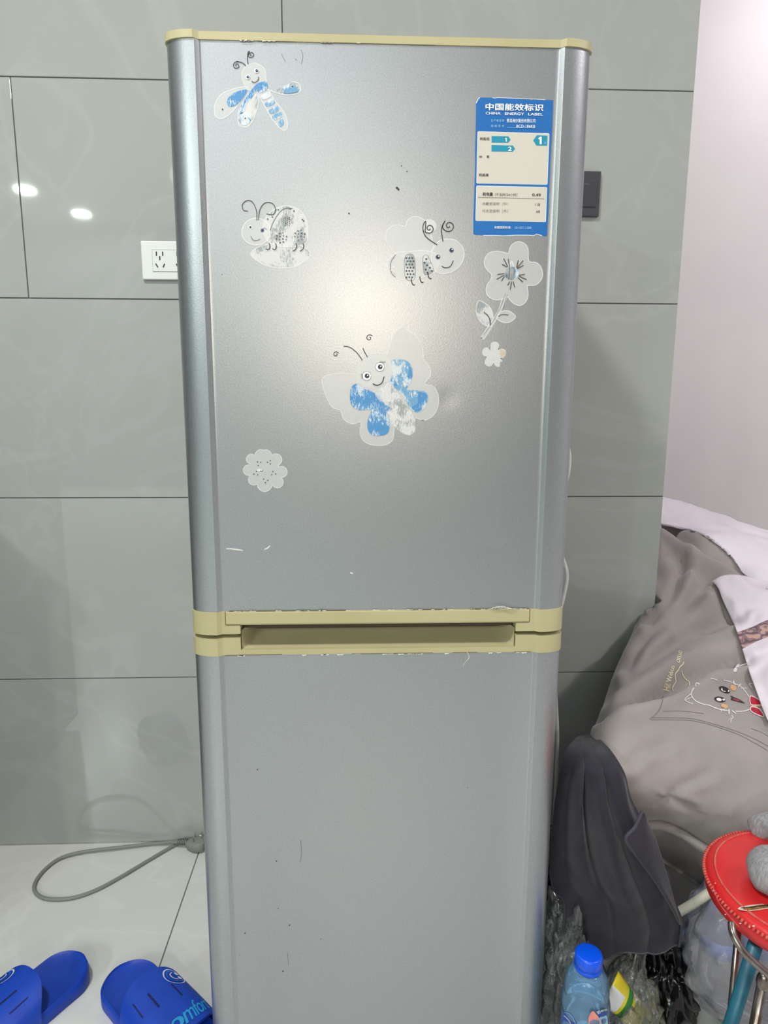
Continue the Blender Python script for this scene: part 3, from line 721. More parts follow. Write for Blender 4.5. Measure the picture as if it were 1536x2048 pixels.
# ================================================================ socket and switch
M['socket'] = mat('white_socket_plastic', (226, 230, 226), .3); M['slot'] = mat('socket_slot', (20, 20, 20), .6)
M['charcoal'] = mat('charcoal_plastic', (66, 66, 72), .35)
a = atY(281, 481, -.008); b_ = atY(284, 559, -.008)
zc, hh, x0 = (a.z + b_.z) / 2, (a.z - b_.z), (a.x + b_.x) / 2
so = thing('wall_socket', 'white double wall socket plate half hidden behind the refrigerator', 'socket', (x0 + .059, 0, zc))
link('plate', boxbm((x0 + .059, -.004, zc), (.118, .008, hh), .0025, 3), M['socket'], so)
link('socket_insert', boxbm((x0 + .059, -.0082, zc - .001), (.074, .0020, .040), .0006), M['socket'], so)
bm = bmesh.new()
sx = 1 / 1040
for c in (319.5, 360.5):
    X = atY(c, 515, -.0095).x
    for du, dv, L_, an in ((-6.5, -11.5, 8.5, 0), (6.2, -11.5, 8, 0), (0, -3, 7.5, 0), (-6.8, 11.5, 8.5, .52), (7.5, 11.5, 8, -.45)):
        box(bm, (X + du * sx, -.0094, zc + (.001 - dv * sx)), (.0021, .001, L_ * sx), rot=Matrix.Rotation(-an, 3, 'Y'))
link('slots', bm, M['slot'], so)['kind'] = 'stuff'
bm = bmesh.new()
for z in (.0205, -.0205): box(bm, (x0 + .059, -.00805, zc - .001 + z), (.0745, .0006, .0007))
for x in (-.0373, .0373): box(bm, (x0 + .059 + x, -.00805, zc - .001), (.0007, .0006, .041))
link('seam', bm, mat('socket_seam', (150, 152, 150), .6), so)['kind'] = 'stuff'
a = atY(1203, 342, -.009); b_ = atY(1198, 433, -.009)
zc, hh, x1 = (a.z + b_.z) / 2, (a.z - b_.z), (a.x + b_.x) / 2
sw = thing('light_switch', 'charcoal rocker light switch on the tiles right of the refrigerator', 'switch', (x1 - hh / 2, 0, zc))
link('plate', boxbm((x1 - hh / 2, -.0045, zc), (hh, .009, hh), .002, 3), M['charcoal'], sw)
link('rocker', boxbm((x1 - hh / 2, -.0095, zc), (hh - .016, .005, hh - .034), .0015, 3, rot=Matrix.Rotation(.035, 3, 'X')), M['charcoal'], sw)
bm = bmesh.new(); box(bm, (x1 - hh / 2 + .012, -.0124, zc + .017), (.012, .0008, .0012)); link('indicator_mark', bm, M['mark'], sw)

# ================================================================ power cord on the floor
M['cord'] = mat('grey_rubber', (128, 132, 124), .55)
pl = atZ(384, 1684, .02)
pc = thing('power_cord', 'grey power cord looped on the floor with its unplugged three-pin plug', 'cord', (pl.x, pl.y, 0))
pts = [(362, 1683, .016), (352, 1684, .015), (330, 1685.5, .009), (295, 1688.5, .006), (230, 1696, .0075), (165, 1704, .0065), (122, 1716, .005), (92, 1737, .004), (72, 1762, .004), (69, 1781, .004), (84, 1795, .004), (112, 1799, .004), (150, 1795, .004), (195, 1779, .004), (245, 1752, .004), (300, 1719, .004), (345, 1693, .004), (372, 1682, .004), (420, 1674, .004), (470, 1668, .004)]
bm = bmesh.new(); path = catmull([atZ(x, y, z) for x, y, z in pts], 8); path = [Vector((p.x, min(p.y, -.008), p.z)) for p in path]; tube(bm, path, .0038, 10); link('cable', bm, M['cord'], pc)
bm = bmesh.new()
for k in range(6):
    p = atZ(355 + k * 3.4, 1683.5, .016); q = p + Vector((.0016, 0, 0)); tube(bm, [p, q], .0066 + .0003 * k, 12)
tube(bm, [atZ(352, 1683.5, .015), atZ(374, 1684, .016)], .0045, 10); link('strain_relief', bm, M['cord'], pc)
# plug body: rounded wedge lying face up
c = atZ(390, 1684, .018); c.y = min(c.y, -.03)
bm = bmesh.new()
sec = [(-.020, .006, .006), (-.014, .010, .009), (-.004, .017, .011), (.008, .020, .012), (.018, .018, .012), (.023, .013, .010)]
rings = [[bm.verts.new((c.x + x, c.y + wd * math.copysign(abs(math.cos(t)) ** .6, math.cos(t)), .014 + ht * math.copysign(abs(math.sin(t)) ** .6, math.sin(t)))) for t in [2 * math.pi * k / 20 for k in range(20)]] for x, wd, ht in sec]
for i in range(len(rings) - 1):
    for k in range(20): bm.faces.new((rings[i][k], rings[i][(k + 1) % 20], rings[i + 1][(k + 1) % 20], rings[i + 1][k]))
bm.faces.new(rings[0][::-1]); bm.faces.new(rings[-1]); bmesh.ops.recalc_face_normals(bm, faces=bm.faces)
link('plug', bm, M['cord'], pc, True, 50)
M['pin'] = mat('plated_pin', (200, 200, 195), .3, 1)
for x, y, an in ((-.001, .009, .5), (-.001, -.009, -.5), (.013, .001, 1.57)):
    link('pin', boxbm((c.x + x, c.y + y, .029), (.0014, .0052, .012), .0003, 1, rot=Matrix.Rotation(an, 3, 'Z')), M['pin'], pc)
# white cable down the side of the fridge
M['white_cable'] = mat('white_cable', (205, 206, 202), .4)
bm = bmesh.new()
cp = [(1120, 850), (1136, 895), (1139, 925), (1132, 965), (1115, 1010), (1112, 1080), (1124, 1112), (1134, 1150), (1127, 1195), (1116, 1240), (1108, 1320), (1112, 1400), (1115, 1470), (1113, 1540), (1110, 1600), (1106, 1660), (1100, 1740)]
tube(bm, catmull([Vector((.262, -.012, .99)), Vector((.262, -.10, 1.0)), Vector((.262, -.22, .99))] + [Vector((max(atY(x, y, -.30).x, .2585), -.30, atY(x, y, -.30).z)) for x, y in cp], 6), .0032, 8)
tag(link('cable', bm, M['white_cable']), 'thin white cable hanging down beside the right side of the refrigerator', 'cable')

# ================================================================ slippers
M['blue_foam'] = mat('blue_foam_rubber', (10, 60, 172), .5, rgb2=(14, 66, 180), scale=40, bump=.08, bscale=300)
M['smile_light'] = mat('pale_rubber_print', (214, 224, 238), .5); M['smile_blue'] = mat('bright_blue_print', (40, 128, 222), .5)
M['cyan'] = mat('cyan_lettering', (30, 150, 205), .5); M['slit'] = mat('dark_slit', (6, 22, 80), .8)
def slipper(name, label, heel_px, toe_dir, side, text_dir, ln=.272):
    """heel_px: pixel of the heel end on the floor; toe_dir: world angle of the long axis; side: which edge the smiley is on"""
    h = atZ(*heel_px, .02); ax = Vector((math.cos(toe_dir), math.sin(toe_dir), 0)); ay = Vector((-ax.y, ax.x, 0))
    base = Vector((h.x, h.y, 0))
    t = thing(name, label, 'slipper', base, 'blue slippers on the floor')
    P = lambda x, y, z: base + ax * x + ay * y + Vector((0, 0, z))
    def half(x):
        s = x / ln
        return max(0.0, ((.048) * (1 - (1 - min(1, s / .16)) ** 2.2) ** .5 if s < .16 else .048 + .007 * (1 - math.cos((s - .16) / .62 * math.pi)) / 2 if s < .78 else .055 * (1 - ((s - .78) / .22) ** 2.3) ** .5))
    def topz(x): s = x / ln; return .030 - .008 * min(1, s / .6) + .006 * max(0, (s - .8) / .2)
    bm = bmesh.new(); N = 40; rows = []
    xs = [ln * (1 - math.cos(math.pi * k / N)) / 2 for k in range(N + 1)]
    for x in xs:
        w_ = max(half(x), .0006); tz = topz(x)
        sec = [(-w_ * .97, 0), (-w_, .004), (-w_ * 1.0, tz - .004), (-w_ + .0035, tz), (-w_ + .008, tz - .003)] if w_ > .012 else [(-w_, 0), (-w_, .004), (-w_, tz - .004), (-w_ * .8, tz), (-w_ * .5, tz - .001)]
        sec = sec + [(0, tz - .0042 if w_ > .012 else tz - .001)] + [(-a_, z_) for a_, z_ in reversed(sec)]
        rows.append([bm.verts.new(P(x, y, z)) for y, z in sec])
    for i in range(N):
        for k in range(len(rows[0]) - 1): bm.faces.new((rows[i][k], rows[i][k + 1], rows[i + 1][k + 1], rows[i + 1][k]))
        bm.faces.new((rows[i][-1], rows[i][0], rows[i + 1][0], rows[i + 1][-1]))
    bm.faces.new(rows[0]); bm.faces.new(rows[-1][::-1]); bmesh.ops.recalc_face_normals(bm, faces=bm.faces)
    link('sole', bm, M['blue_foam'], t, True, 45)
    X0, X1 = ln * .37, ln * .80
    def S(s, q, off=0):   # s 0..1 across (left to right), q 0..1 heel side to toe side
        x0 = X0 + .012 * math.cos((s - .5) * math.pi * 2) * -1; x1 = X1 - .020 * (1 - math.sin(s * math.pi)) 
        x = x0 + (x1 - x0) * q; w_ = half(x) + .006; an = math.pi * (1 - s)
        hgt = .070 - .016 * q
        y = w_ * math.copysign(abs(math.cos(an)) ** .75, math.cos(an)) + 0; z = .010 + (hgt - .010) * max(0, math.sin(an)) ** .62
        n = Vector((0, math.cos(an) * .8, math.sin(an) + .1)).normalized()
        return P(x, y + n.y * off, z + n.z * off)
    out, inn = [], []
    for i in range(33):
        s = i / 32; out.append([S(s, q / 12) for q in range(13)]); inn.append([S(s, q / 12, -.0045) for q in range(13)])
    bm = bmesh.new(); A = [[bm.verts.new(p) for p in r] for r in out]; B = [[bm.verts.new(p) for p in r] for r in inn]
    for i in range(32):
        for k in range(12):
            bm.faces.new((A[i][k], A[i][k + 1], A[i + 1][k + 1], A[i + 1][k])); bm.faces.new((B[i][k], B[i + 1][k], B[i + 1][k + 1], B[i][k + 1]))
        bm.faces.new((A[i][0], A[i + 1][0], B[i + 1][0], B[i][0])); bm.faces.new((A[i][12], B[i][12], B[i + 1][12], A[i + 1][12]))
    for i in (0, 32):
        for k in range(12): bm.faces.new((A[i][k], B[i][k], B[i][k + 1], A[i][k + 1]))
    bmesh.ops.recalc_face_normals(bm, faces=bm.faces)
    st = link('strap', bm, M['blue_foam'], t, True, 50)
    # prints mapped on the strap: u across, v along (0..1)
    fn = lambda u, v, lay: S(u, v, .0004 + .00018 * lay)
    D = Decal(lambda u, v: (u, v), [M['slit']], fn)
    g = lambda s: s if side > 0 else 1 - s
    for s_ in (.40, .54, .68): D.stroke([(g(s_), .20 + (.68 - s_) * .5), (g(s_ - .005), .46 + (.68 - s_) * .4)], .014, M['slit'], 1, 3)
    cs, cv, rs, rv = g(.31), .22, .105, .155
    circ = lambda k, n=28: [(cs + rs * k * math.cos(6.2832 * i / n), cv + rv * k * math.sin(6.2832 * i / n)) for i in range(n)]
    D.poly(circ(1.0), M['smile_light'], 1, 0); D.poly(circ(.88), M['blue_foam'], 2, 0); D.poly(circ(.74), M['smile_blue'], 3, 0); D.poly(circ(.66), M['blue_foam'], 4, 0)
    e = -1 if side > 0 else 1
    for dv in (-.28, .28): D.disc(cs + e * rs * .34, cv + dv * rv, rs * .20, M['smile_light'], 6, rv * .20, n=12)
    D.stroke([(cs + e * rs * .05, cv - .48 * rv), (cs - e * rs * .33, cv - .25 * rv), (cs - e * rs * .40, cv + .05 * rv), (cs - e * rs * .28, cv + .32 * rv), (cs + e * rs * .05, cv + .48 * rv)], .010, M['smile_light'], 5, 4)
    # script lettering across the strap, near the toe opening
    u0, u1, v0, v1 = (.62, .17, .66, .88) if text_dir > 0 else (.17, .62, .88, .66)
    D.text('comfort', 0, 0, 0, 0, M['cyan'], 2, -.004, [(g(.60), .93), (g(.22), .93), (g(.22), .70), (g(.60), .70)], .92, .3)
    D.done('strap_print', 'smiling face badge, cyan script lettering and slits', t)
    return t

# ================================================================ sofa with grey cover
M['grey_fabric'] = mat('grey_brushed_cotton', (147, 141, 138), .95, rgb2=(156, 149, 146), scale=9, bump=.25, bscale=180, sheen=.25)
M['piping'] = mat('pale_grey_piping', (160, 156, 150), .9, bump=.3, bscale=400)
M['white_cloth'] = mat('white_cotton', (222, 215, 222), .9, rgb2=(214, 207, 216), scale=7, bump=.3, bscale=60)
A_ = atY
ctrl_px = [
 # (px, py, Y) rows from the back crest to the front foot, columns left to right
 [(1275, 1180, .75), (1330, 1100, .75), (1400, 1090, .75), (1480, 1095, .75), (1560, 1110, .75), (1700, 1140, .75), (1860, 1180, .75)],
 [(1292, 1090, .42), (1330, 1062, .42), (1400, 1052, .40), (1480, 1068, .38), (1560, 1090, .36), (1700, 1120, .34), (1860, 1160, .34)],
 [(1262, 1170, .16), (1318, 1130, .18), (1400, 1125, .17), (1480, 1140, .15), (1560, 1160, .12), (1700, 1200, .10), (1860, 1240, .10)],
 [(1268, 1250, .00), (1322, 1212, -.03), (1400, 1210, -.02), (1480, 1220, -.03), (1560, 1245, -.05), (1700, 1285, -.06), (1860, 1330, -.06)],
 [(1240, 1320, -.14), (1290, 1300, -.17), (1380, 1300, -.15), (1470, 1310, -.16), (1560, 1340, -.17), (1700, 1390, -.18), (1860, 1440, -.18)],
 [(1212, 1400, -.26), (1265, 1375, -.30), (1360, 1385, -.28), (1460, 1400, -.28), (1560, 1430, -.28), (1700, 1480, -.28), (1860, 1540, -.28)],
 [(1180, 1478, -.37), (1245, 1460, -.41), (1350, 1475, -.41), (1460, 1500, -.40), (1560, 1530, -.39), (1700, 1590, -.38), (1860, 1650, -.38)],
 [(1165, 1530, -.43), (1240, 1540, -.475), (1345, 1565, -.475), (1460, 1600, -.465), (1560, 1630, -.455), (1700, 1690, -.44), (1860, 1750, -.44)],
 [(1160, 1585, -.425), (1235, 1600, -.47), (1340, 1625, -.475), (1455, 1662, -.465), (1560, 1700, -.455), (1700, 1760, -.44), (1860, 1820, -.44)],
 [(1165, 1618, -.395), (1240, 1632, -.43), (1335, 1655, -.435), (1450, 1700, -.425), (1560, 1740, -.42), (1700, 1800, -.41), (1860, 1870, -.41)],
]
ctrl = [[A_(*p) for p in r] for r in ctrl_px]
# left flank wraps down and back, under the surface
for i, r in enumerate(ctrl):
    p = r[0]
    q = Vector((p.x + .012, p.y + .07, max(p.z - .12, .30))); q2 = Vector((p.x + .05, p.y + .11, max(p.z - .24, .28)))
    if q.y > -.02 and p.y < .1 : q.y = -.02; q2.y = -.015
    r.insert(0, q); r.insert(0, q2)
surf = bicubic(ctrl, 12, 12)
# the part that passes behind the wall end stays clear of it
for r in surf:
    for p in r:
        if p.y > -.012 and p.x < XC + .012:
            if p.y < .09 and p.x < XC - .02: p.y = -.012
            else: p.x = XC + .012
def seg_d(p, a, b_):
    ab = b_ - a; t = max(0, min(1, (p - a).dot(ab) / max(ab.length_squared, 1e-9))); d = p - (a + ab * t)
    s = 1 if (ab.x * (p - a).y - ab.y * (p - a).x) > 0 else -1
    return d.length * s, t
CREASES = [  # polyline in photo pixels, depth (m), width (px)
 ([(1205, 1445), (1260, 1415), (1330, 1388), (1380, 1362), (1430, 1338), (1500, 1322)], .012, 11),
 ([(1215, 1400), (1270, 1345), (1340, 1295), (1400, 1262), (1470, 1240)], .011, 13),
 ([(1250, 1330), (1300, 1272), (1340, 1230), (1400, 1185)], .010, 14),
 ([(1240, 1380), (1310, 1330), (1400, 1290), (1500, 1262)], .006, 12),
 ([(1330, 1055), (1370, 1082), (1420, 1110), (1470, 1140), (1520, 1175)], .014, 10),
 ([(1345, 1110), (1380, 1140), (1420, 1175), (1450, 1220)], .007, 13),
 ([(1300, 1240), (1325, 1215), (1350, 1180), (1365, 1140)], .010, 10),
 ([(1385, 1620), (1345, 1600), (1370, 1570), (1420, 1545)], .003, 9),
 ([(1255, 1530), (1290, 1500), (1330, 1490)], .003, 10)]
def crease_disp(p):
    x, y = topix(p); P2 = Vector((x, y)); tot = 0
    for pl_, dep, wd in CREASES:
        best = None
        for a, b_ in zip(pl_[:-1], pl_[1:]):
            d, t = seg_d(P2, Vector(a), Vector(b_))
            if best is None or abs(d) < abs(best): best = d
        d = best / wd
        if abs(d) < 5: tot += -dep * math.exp(-d * d) + dep * .75 * math.exp(-((d - 2.0) / 1.5) ** 2)
    return tot
nr, nc = len(surf), len(surf[0])
newp = [[None] * nc for _ in range(nr)]
for i in range(nr):
    for j in range(nc):
        a = surf[min(i + 1, nr - 1)][j] - surf[max(i - 1, 0)][j]; b_ = surf[i][min(j + 1, nc - 1)] - surf[i][max(j - 1, 0)]
        n = a.cross(b_); n = n.normalized() if n.length > 1e-9 else Vector((0, 0, 1))
        if n.dot(CAM - surf[i][j]) < 0: n = -n
        p = surf[i][j]; vv = noise.noise(p * 9) * .006 + noise.noise(p * 24) * .002
        dsp = (crease_disp(p) + vv) if j > 22 else 0
        dsp *= max(0, min(1, (j - 22) / 14))
        if abs(p.x - XC) < .07 and -.12 < p.y < .15: dsp *= .15 + .85 * abs(p.x - XC) / .07
        q = p + n * dsp * 2.1
        if p.y < 0 and q.y > -.010: q.y = -.010
        newp[i][j] = q
sofa = thing('sofa', 'low sofa in a loose grey cover embroidered with a cat face', 'sofa', (.75, -.1, 0))
bm = grid_mesh(newp)
SB = BVHTree.FromBMesh(bm)
M['grey_fabric2'] = M['grey_fabric']
cov = link('cover', bm, M['grey_fabric'], sofa, True)
def on_sofa(px, py, off=.001, fallbackY=-.2):
    d = ray(px, py).normalized(); hit, nrm, _, _ = SB.ray_cast(CAM, d)
    if hit is None: return atY(px, py, fallbackY)
    if nrm.dot(d) > 0: nrm = -nrm
    return hit + nrm * off * .3 - d * off
# piping, lower skirt, base
front = [newp[-1][j] for j in range(18, nc)]
bm = bmesh.new(); tube(bm, [p + Vector((0, -.008, 0)) for p in front], .0078, 10); link('piping', bm, M['piping'], sofa)
skirt_px = [[(x, y, Y) for x, y, Y in r] for r in (
 [(1235, 1632, -.425), (1335, 1655, -.43), (1450, 1700, -.42), (1560, 1740, -.415), (1700, 1800, -.40), (1860, 1870, -.40)],
 [(1235, 1645, -.40), (1335, 1690, -.405), (1450, 1760, -.395), (1560, 1800, -.39), (1700, 1860, -.38), (1860, 1930, -.38)],
 [(1235, 1662, -.36), (1335, 1725, -.36), (1450, 1800, -.355), (1560, 1850, -.35), (1700, 1900, -.34), (1860, 1970, -.34)])]
sk = bicubic([[A_(*p) for p in r] for r in skirt_px], 10, 8)
link('skirt', grid_mesh(sk), M['grey_fabric'], sofa, True)
bm = bmesh.new(); tube(bm, [p + Vector((0, -.003, 0)) for p in sk[-1]], .004, 8); link('piping', bm, M['piping'], sofa)
M['sofa_base'] = mat('dark_sofa_base', (52, 49, 48), .8)
bm = bmesh.new(); box(bm, (1.05, .20, .135), (.76, .72, .19), .02); link('base_frame', bm, M['sofa_base'], sofa)
for x, y in ((.75, -.12), (1.38, -.12), (.75, .48), (1.38, .48)): 
    bm = bmesh.new(); lathe(bm, [(.022, 0), (.022, .06)], (x, y, 0), 14); link('leg', bm, M['black'], sofa)
# embroidery, mapped on the cover
M['thread_yellow'] = mat('pale_yellow_thread', (236, 226, 190), .8); M['thread_white'] = mat('white_thread', (226, 222, 222), .8)
M['thread_black'] = mat('black_thread', (30, 28, 30), .7); M['thread_red'] = mat('red_thread', (176, 28, 50), .8)
M['thread_orange'] = mat('peach_thread', (206, 160, 116), .8); M['thread_wine'] = mat('wine_thread', (140, 62, 66), .8); M['stitch'] = mat('dark_stitching', (98, 92, 90), .9)
D = Decal(Zm(1290, 1280, 6.244), [M['thread_yellow']], lambda px, py, lay: on_sofa(px, py, .0012 + .0004 * lay))
ty, tw, tk = M['thread_yellow'], M['thread_white'], M['thread_black']
D.text('Hi! Welco', 0, 0, 0, 0, ty, 2, .012, [(300, 640), (372, 318), (318, 330), (222, 628)], 1, .15)
D.text('ome', 0, 0, 0, 0, ty, 2, .012, [(432, 290), (470, 140), (418, 130), (388, 268)], 1, .15)
D.stroke([(352, 636), (345, 600), (360, 560), (385, 520), (378, 460), (378, 425), (400, 395), (420, 370), (435, 335), (475, 300), (485, 268)], 11, ty, 2)
D.stroke([(460, 388), (475, 440), (510, 490), (550, 520), (555, 560), (540, 600)], 9, ty, 2)
D.stroke([(612, 597), (585, 640), (580, 690), (610, 740), (660, 775), (740, 805), (800, 815), (870, 845), (950, 870), (1040, 885)], 11, tw, 2)
D.stroke([(580, 665), (530, 705), (497, 745), (540, 775), (600, 798)], 8, tw, 2); D.stroke([(590, 710), (540, 730), (505, 750)], 6, tw, 2)
D.stroke([(625, 570), (640, 535), (682, 552)], 9, tw, 2); D.stroke([(628, 545), (640, 575)], 8, tw, 2)
D.stroke([(1130, 890), (1200, 890), (1260, 882), (1310, 862)], 10, tw, 2)
D.stroke([(985, 500), (1050, 515), (1110, 540), (1180, 570), (1240, 625), (1300, 710)], 8, tw, 2); D.stroke([(820, 480), (860, 485), (905, 505)], 7, tw, 2)
D.stroke([(1108, 505), (1112, 535), (1135, 560)], 11, tw, 2); D.stroke([(1165, 590), (1185, 560), (1200, 548)], 11, tw, 2); D.stroke([(1195, 603), (1240, 600), (1275, 605)], 7, tw, 2)
D.stroke([(945, 890), (975, 868), (1018, 860)], 8, tw, 2); D.stroke([(1050, 865), (1050, 922)], 13, tw, 2); D.stroke([(1085, 880), (1110, 898), (1135, 918)], 11, tw, 2)
D.stroke([(1330, 590), (1300, 545), (1360, 545)], 8, tw, 2)
for cx, cy, an, sc_ in ((995, 620, .42, 1.0), (937, 741, .20, .95)):
    D.disc(cx, cy, 76 * sc_, tk, 2, 36 * sc_, rot=an); D.disc(cx - 12, cy + 2, 36 * sc_, tw, 3, 20 * sc_, rot=an); D.disc(cx + 48 * math.cos(an), cy + 48 * math.sin(an) - 6, 18, tw, 3, 12, rot=an)
D.poly([(1078, 558), (1130, 572), (1140, 610), (1118, 635), (1068, 605)], M['thread_orange'], 2, 3); D.poly([(965, 795), (1030, 815), (1030, 848), (1000, 850), (952, 830)], M['thread_orange'], 2, 3)
D.poly([(1065, 690), (1110, 712), (1180, 740), (1255, 792), (1190, 778), (1120, 758), (1068, 745), (1085, 720)], tk, 2, 0); D.poly([(1100, 722), (1170, 745), (1205, 765), (1150, 762), (1100, 742)], M['thread_wine'], 3, 0)
for w_ in (([(1312, 708), (1345, 702), (1420, 745), (1468, 800), (1400, 812), (1320, 800)]), ([(1325, 835), (1400, 845), (1450, 885), (1485, 955), (1400, 930), (1325, 885)])):
    D.poly(w_, M['thread_red'], 3, 3); D.stroke(w_, 10, tw, 4, 3, closed=True)
D.poly([(1330, 812), (1450, 805), (1455, 830), (1330, 830)], M['thread_orange'], 3, 3)
D.stroke([(1085, 940), (1100, 965), (1080, 985), (1070, 1030)], 8, tw, 2); D.stroke([(1075, 965), (1050, 1000)], 5, tw, 2)
sg = M['stitch']
D.stroke([(228, 700), (210, 790), (180, 870), (130, 930), (58, 990)], 5, sg, 1); D.stroke([(225, 890), (400, 885), (560, 895), (735, 918)], 3.5, sg, 1)
D.stroke([(90, 970), (300, 970), (560, 978), (760, 1020), (980, 1085), (1200, 1160), (1400, 1250), (1560, 1340)], 4, sg, 1)
D.stroke([(70, 993), (300, 995), (560, 1003), (760, 1042), (980, 1110), (1180, 1185), (1380, 1290), (1530, 1380)], 4, sg, 1); D.stroke([(1330, 1105), (1450, 1150), (1560, 1215)], 4, sg, 1)
D.done('embroidery', 'cat face with red bow and pale yellow lettering', sofa)
# tie cord poking out near the white cloth
bm = bmesh.new(); tube(bm, catmull([on_sofa(1468, 1340, .004), on_sofa(1480, 1332, .014), on_sofa(1500, 1326, .012)], 6), .0015, 8); tube(bm, catmull([on_sofa(1470, 1341, .005), on_sofa(1477, 1330, .010)], 4), .003, 8)
link('tie_string', bm, M['thread_white'], sofa)

# ---- white sheet over the back, and white cloth with patterned band
def drape(name, poly_rows, off, mats, nu=10, nv=10, wr=.004, thick=.003, band=None, seed=0, mid=None):
    """rows of pixel points laid on the sofa surface; returns mesh rows"""
    rows = bicubic([[Vector((x, y, 0)) for x, y in r] for r in poly_rows], nu, nv)
    out = []
    for i, r in enumerate(rows):
        o_ = []
        for j, q in enumerate(r):
            e = min(1, min(i, j, len(rows) - 1 - i) / 6)
            p = on_sofa(q.x, q.y, off + (mid or 0) * e, .35)
            s = noise.noise(Vector((q.x * .018 + seed, q.y * .018, seed))) + .5 * noise.noise(Vector((q.x * .05, q.y * .035, seed)))
            p = p - ray(q.x, q.y).normalized() * wr * (s + .3) * (.3 + .7 * e)
            o_.append(p)
        out.append(o_)
    for _ in range(2):   # smooth small jumps left by the ray casts
        out = [[(out[i][j] * 2 + out[max(i - 1, 0)][j] + out[min(i + 1, len(out) - 1)][j] + out[i][max(j - 1, 0)] + out[i][min(j + 1, len(out[0]) - 1)]) / 6 for j in range(len(out[0]))] for i in range(len(out))]
    return out, rows
def solid(rows, name, mats, parent=None, thick=.003, mfn=None):
    bm = grid_mesh(rows)
    if mfn:
        nvj = len(rows[0]) - 1
        for k, f in enumerate(bm.faces): f.material_index = mfn(k // nvj, k % nvj)
    o = link(name, bm, mats, parent, True)
    m = o.modifiers.new('thickness', 'SOLIDIFY'); m.thickness = thick; m.offset = 0
    return o
# white sheet: heaped behind the grey crest
sheet_px = [
 [(1325, 1075, .62), (1380, 1075, .62), (1440, 1090, .60), (1500, 1105, .60), (1570, 1120, .60), (1700, 1150, .60)],
 [(1318, 1000, .55), (1380, 1012, .55), (1440, 1034, .53), (1500, 1055, .52), (1570, 1070, .52), (1700, 1100, .52)],
 [(1316, 1006, .46), (1370, 1022, .46), (1430, 1045, .44), (1500, 1068, .43), (1570, 1085, .42), (1700, 1120, .42)],
 [(1316, 1024, .42), (1365, 1036, .41), (1425, 1058, .38), (1490, 1090, .34), (1570, 1110, .33), (1700, 1150, .33)],
 [(1316, 1042, .395), (1388, 1056, .37), (1436, 1080, .33), (1480, 1118, .25), (1570, 1145, .22), (1700, 1190, .2)],
 [(1390, 1062, .345), (1440, 1088, .29), (1462, 1115, .23), (1500, 1158, .13), (1570, 1190, .06), (1700, 1230, .04)]]
sr = bicubic([[A_(*p) for p in r] for r in sheet_px], 12, 9)
for i, r in enumerate(sr):
    for j, p in enumerate(r):
        if p.y > 0: p.x = max(p.x, XC + .008)
        p.z += .009 * noise.noise(p * 13) + .004 * noise.noise(p * 36)
        x, y = topix(p); d = ray(x, y).normalized(); h, nn_, _, ds = SB.ray_cast(CAM, d)
        if h is not None and i > 15 and (h - CAM).length - .006 < (p - CAM).length: r[j] = h - d * .008
sh = solid(sr, 'sheet', M['white_cloth'], thick=.006)
tag(sh, 'crumpled white sheet heaped along the back of the grey sofa', 'sheet')
# white cloth with band
M['band'] = None
def band_mat():
    m, t, b = nt('patterned_ribbon'); N, L = t.nodes, t.links
    tc = N.new('ShaderNodeTexCoord'); wv = N.new('ShaderNodeTexWave'); wv.wave_type = 'RINGS'; wv.inputs['Scale'].default_value = 42; wv.inputs['Distortion'].default_value = 7; wv.inputs['Detail'].default_value = 1
    L.new(tc.outputs['Object'], wv.inputs[0]); cr = N.new('ShaderNodeValToRGB'); e = cr.color_ramp.elements; e[0].color = lin((92, 74, 82)); e[1].position = .95; e[1].color = lin((186, 150, 128))
    for pos, c in ((.35, (150, 128, 132)), (.55, (128, 52, 62)), (.75, (168, 158, 166))): x = e.new(pos); x.color = lin(c)
    L.new(wv.outputs[0], cr.inputs[0]); L.new(cr.outputs[0], b.inputs['Base Color']); b.inputs['Roughness'].default_value = .8
    return m
M['band'] = band_mat()
cl_px = [
 [(1424, 1163), (1450, 1150), (1490, 1152), (1550, 1168), (1680, 1200)],
 [(1436, 1176), (1462, 1180), (1500, 1185), (1560, 1195), (1680, 1225)],
 [(1446, 1202), (1475, 1205), (1510, 1208), (1560, 1215), (1680, 1245)],
 [(1464, 1240), (1492, 1236), (1525, 1228), (1570, 1218), (1680, 1200)],
 [(1474, 1266), (1500, 1256), (1532, 1242), (1575, 1228), (1680, 1190)],
 [(1484, 1298), (1510, 1284), (1540, 1272), (1580, 1258), (1680, 1225)],
 [(1497, 1340), (1525, 1335), (1555, 1325), (1590, 1310), (1680, 1290)],
 [(1518, 1398), (1545, 1395), (1575, 1390), (1610, 1380), (1680, 1370)],
 [(1538, 1448), (1560, 1446), (1590, 1440), (1620, 1435), (1680, 1430)]]
cr_, prx = drape('cloth', cl_px, .012, None, 9, 9, .018, seed=3.1, mid=.008)
wc = solid(cr_, 'cloth', [M['white_cloth'], M['band']], thick=.003, mfn=lambda i, j: 1 if 36 <= i < 45 else 0)
tag(wc, 'white cotton cloth with a brown patterned band, draped over the grey sofa cover', 'cloth')

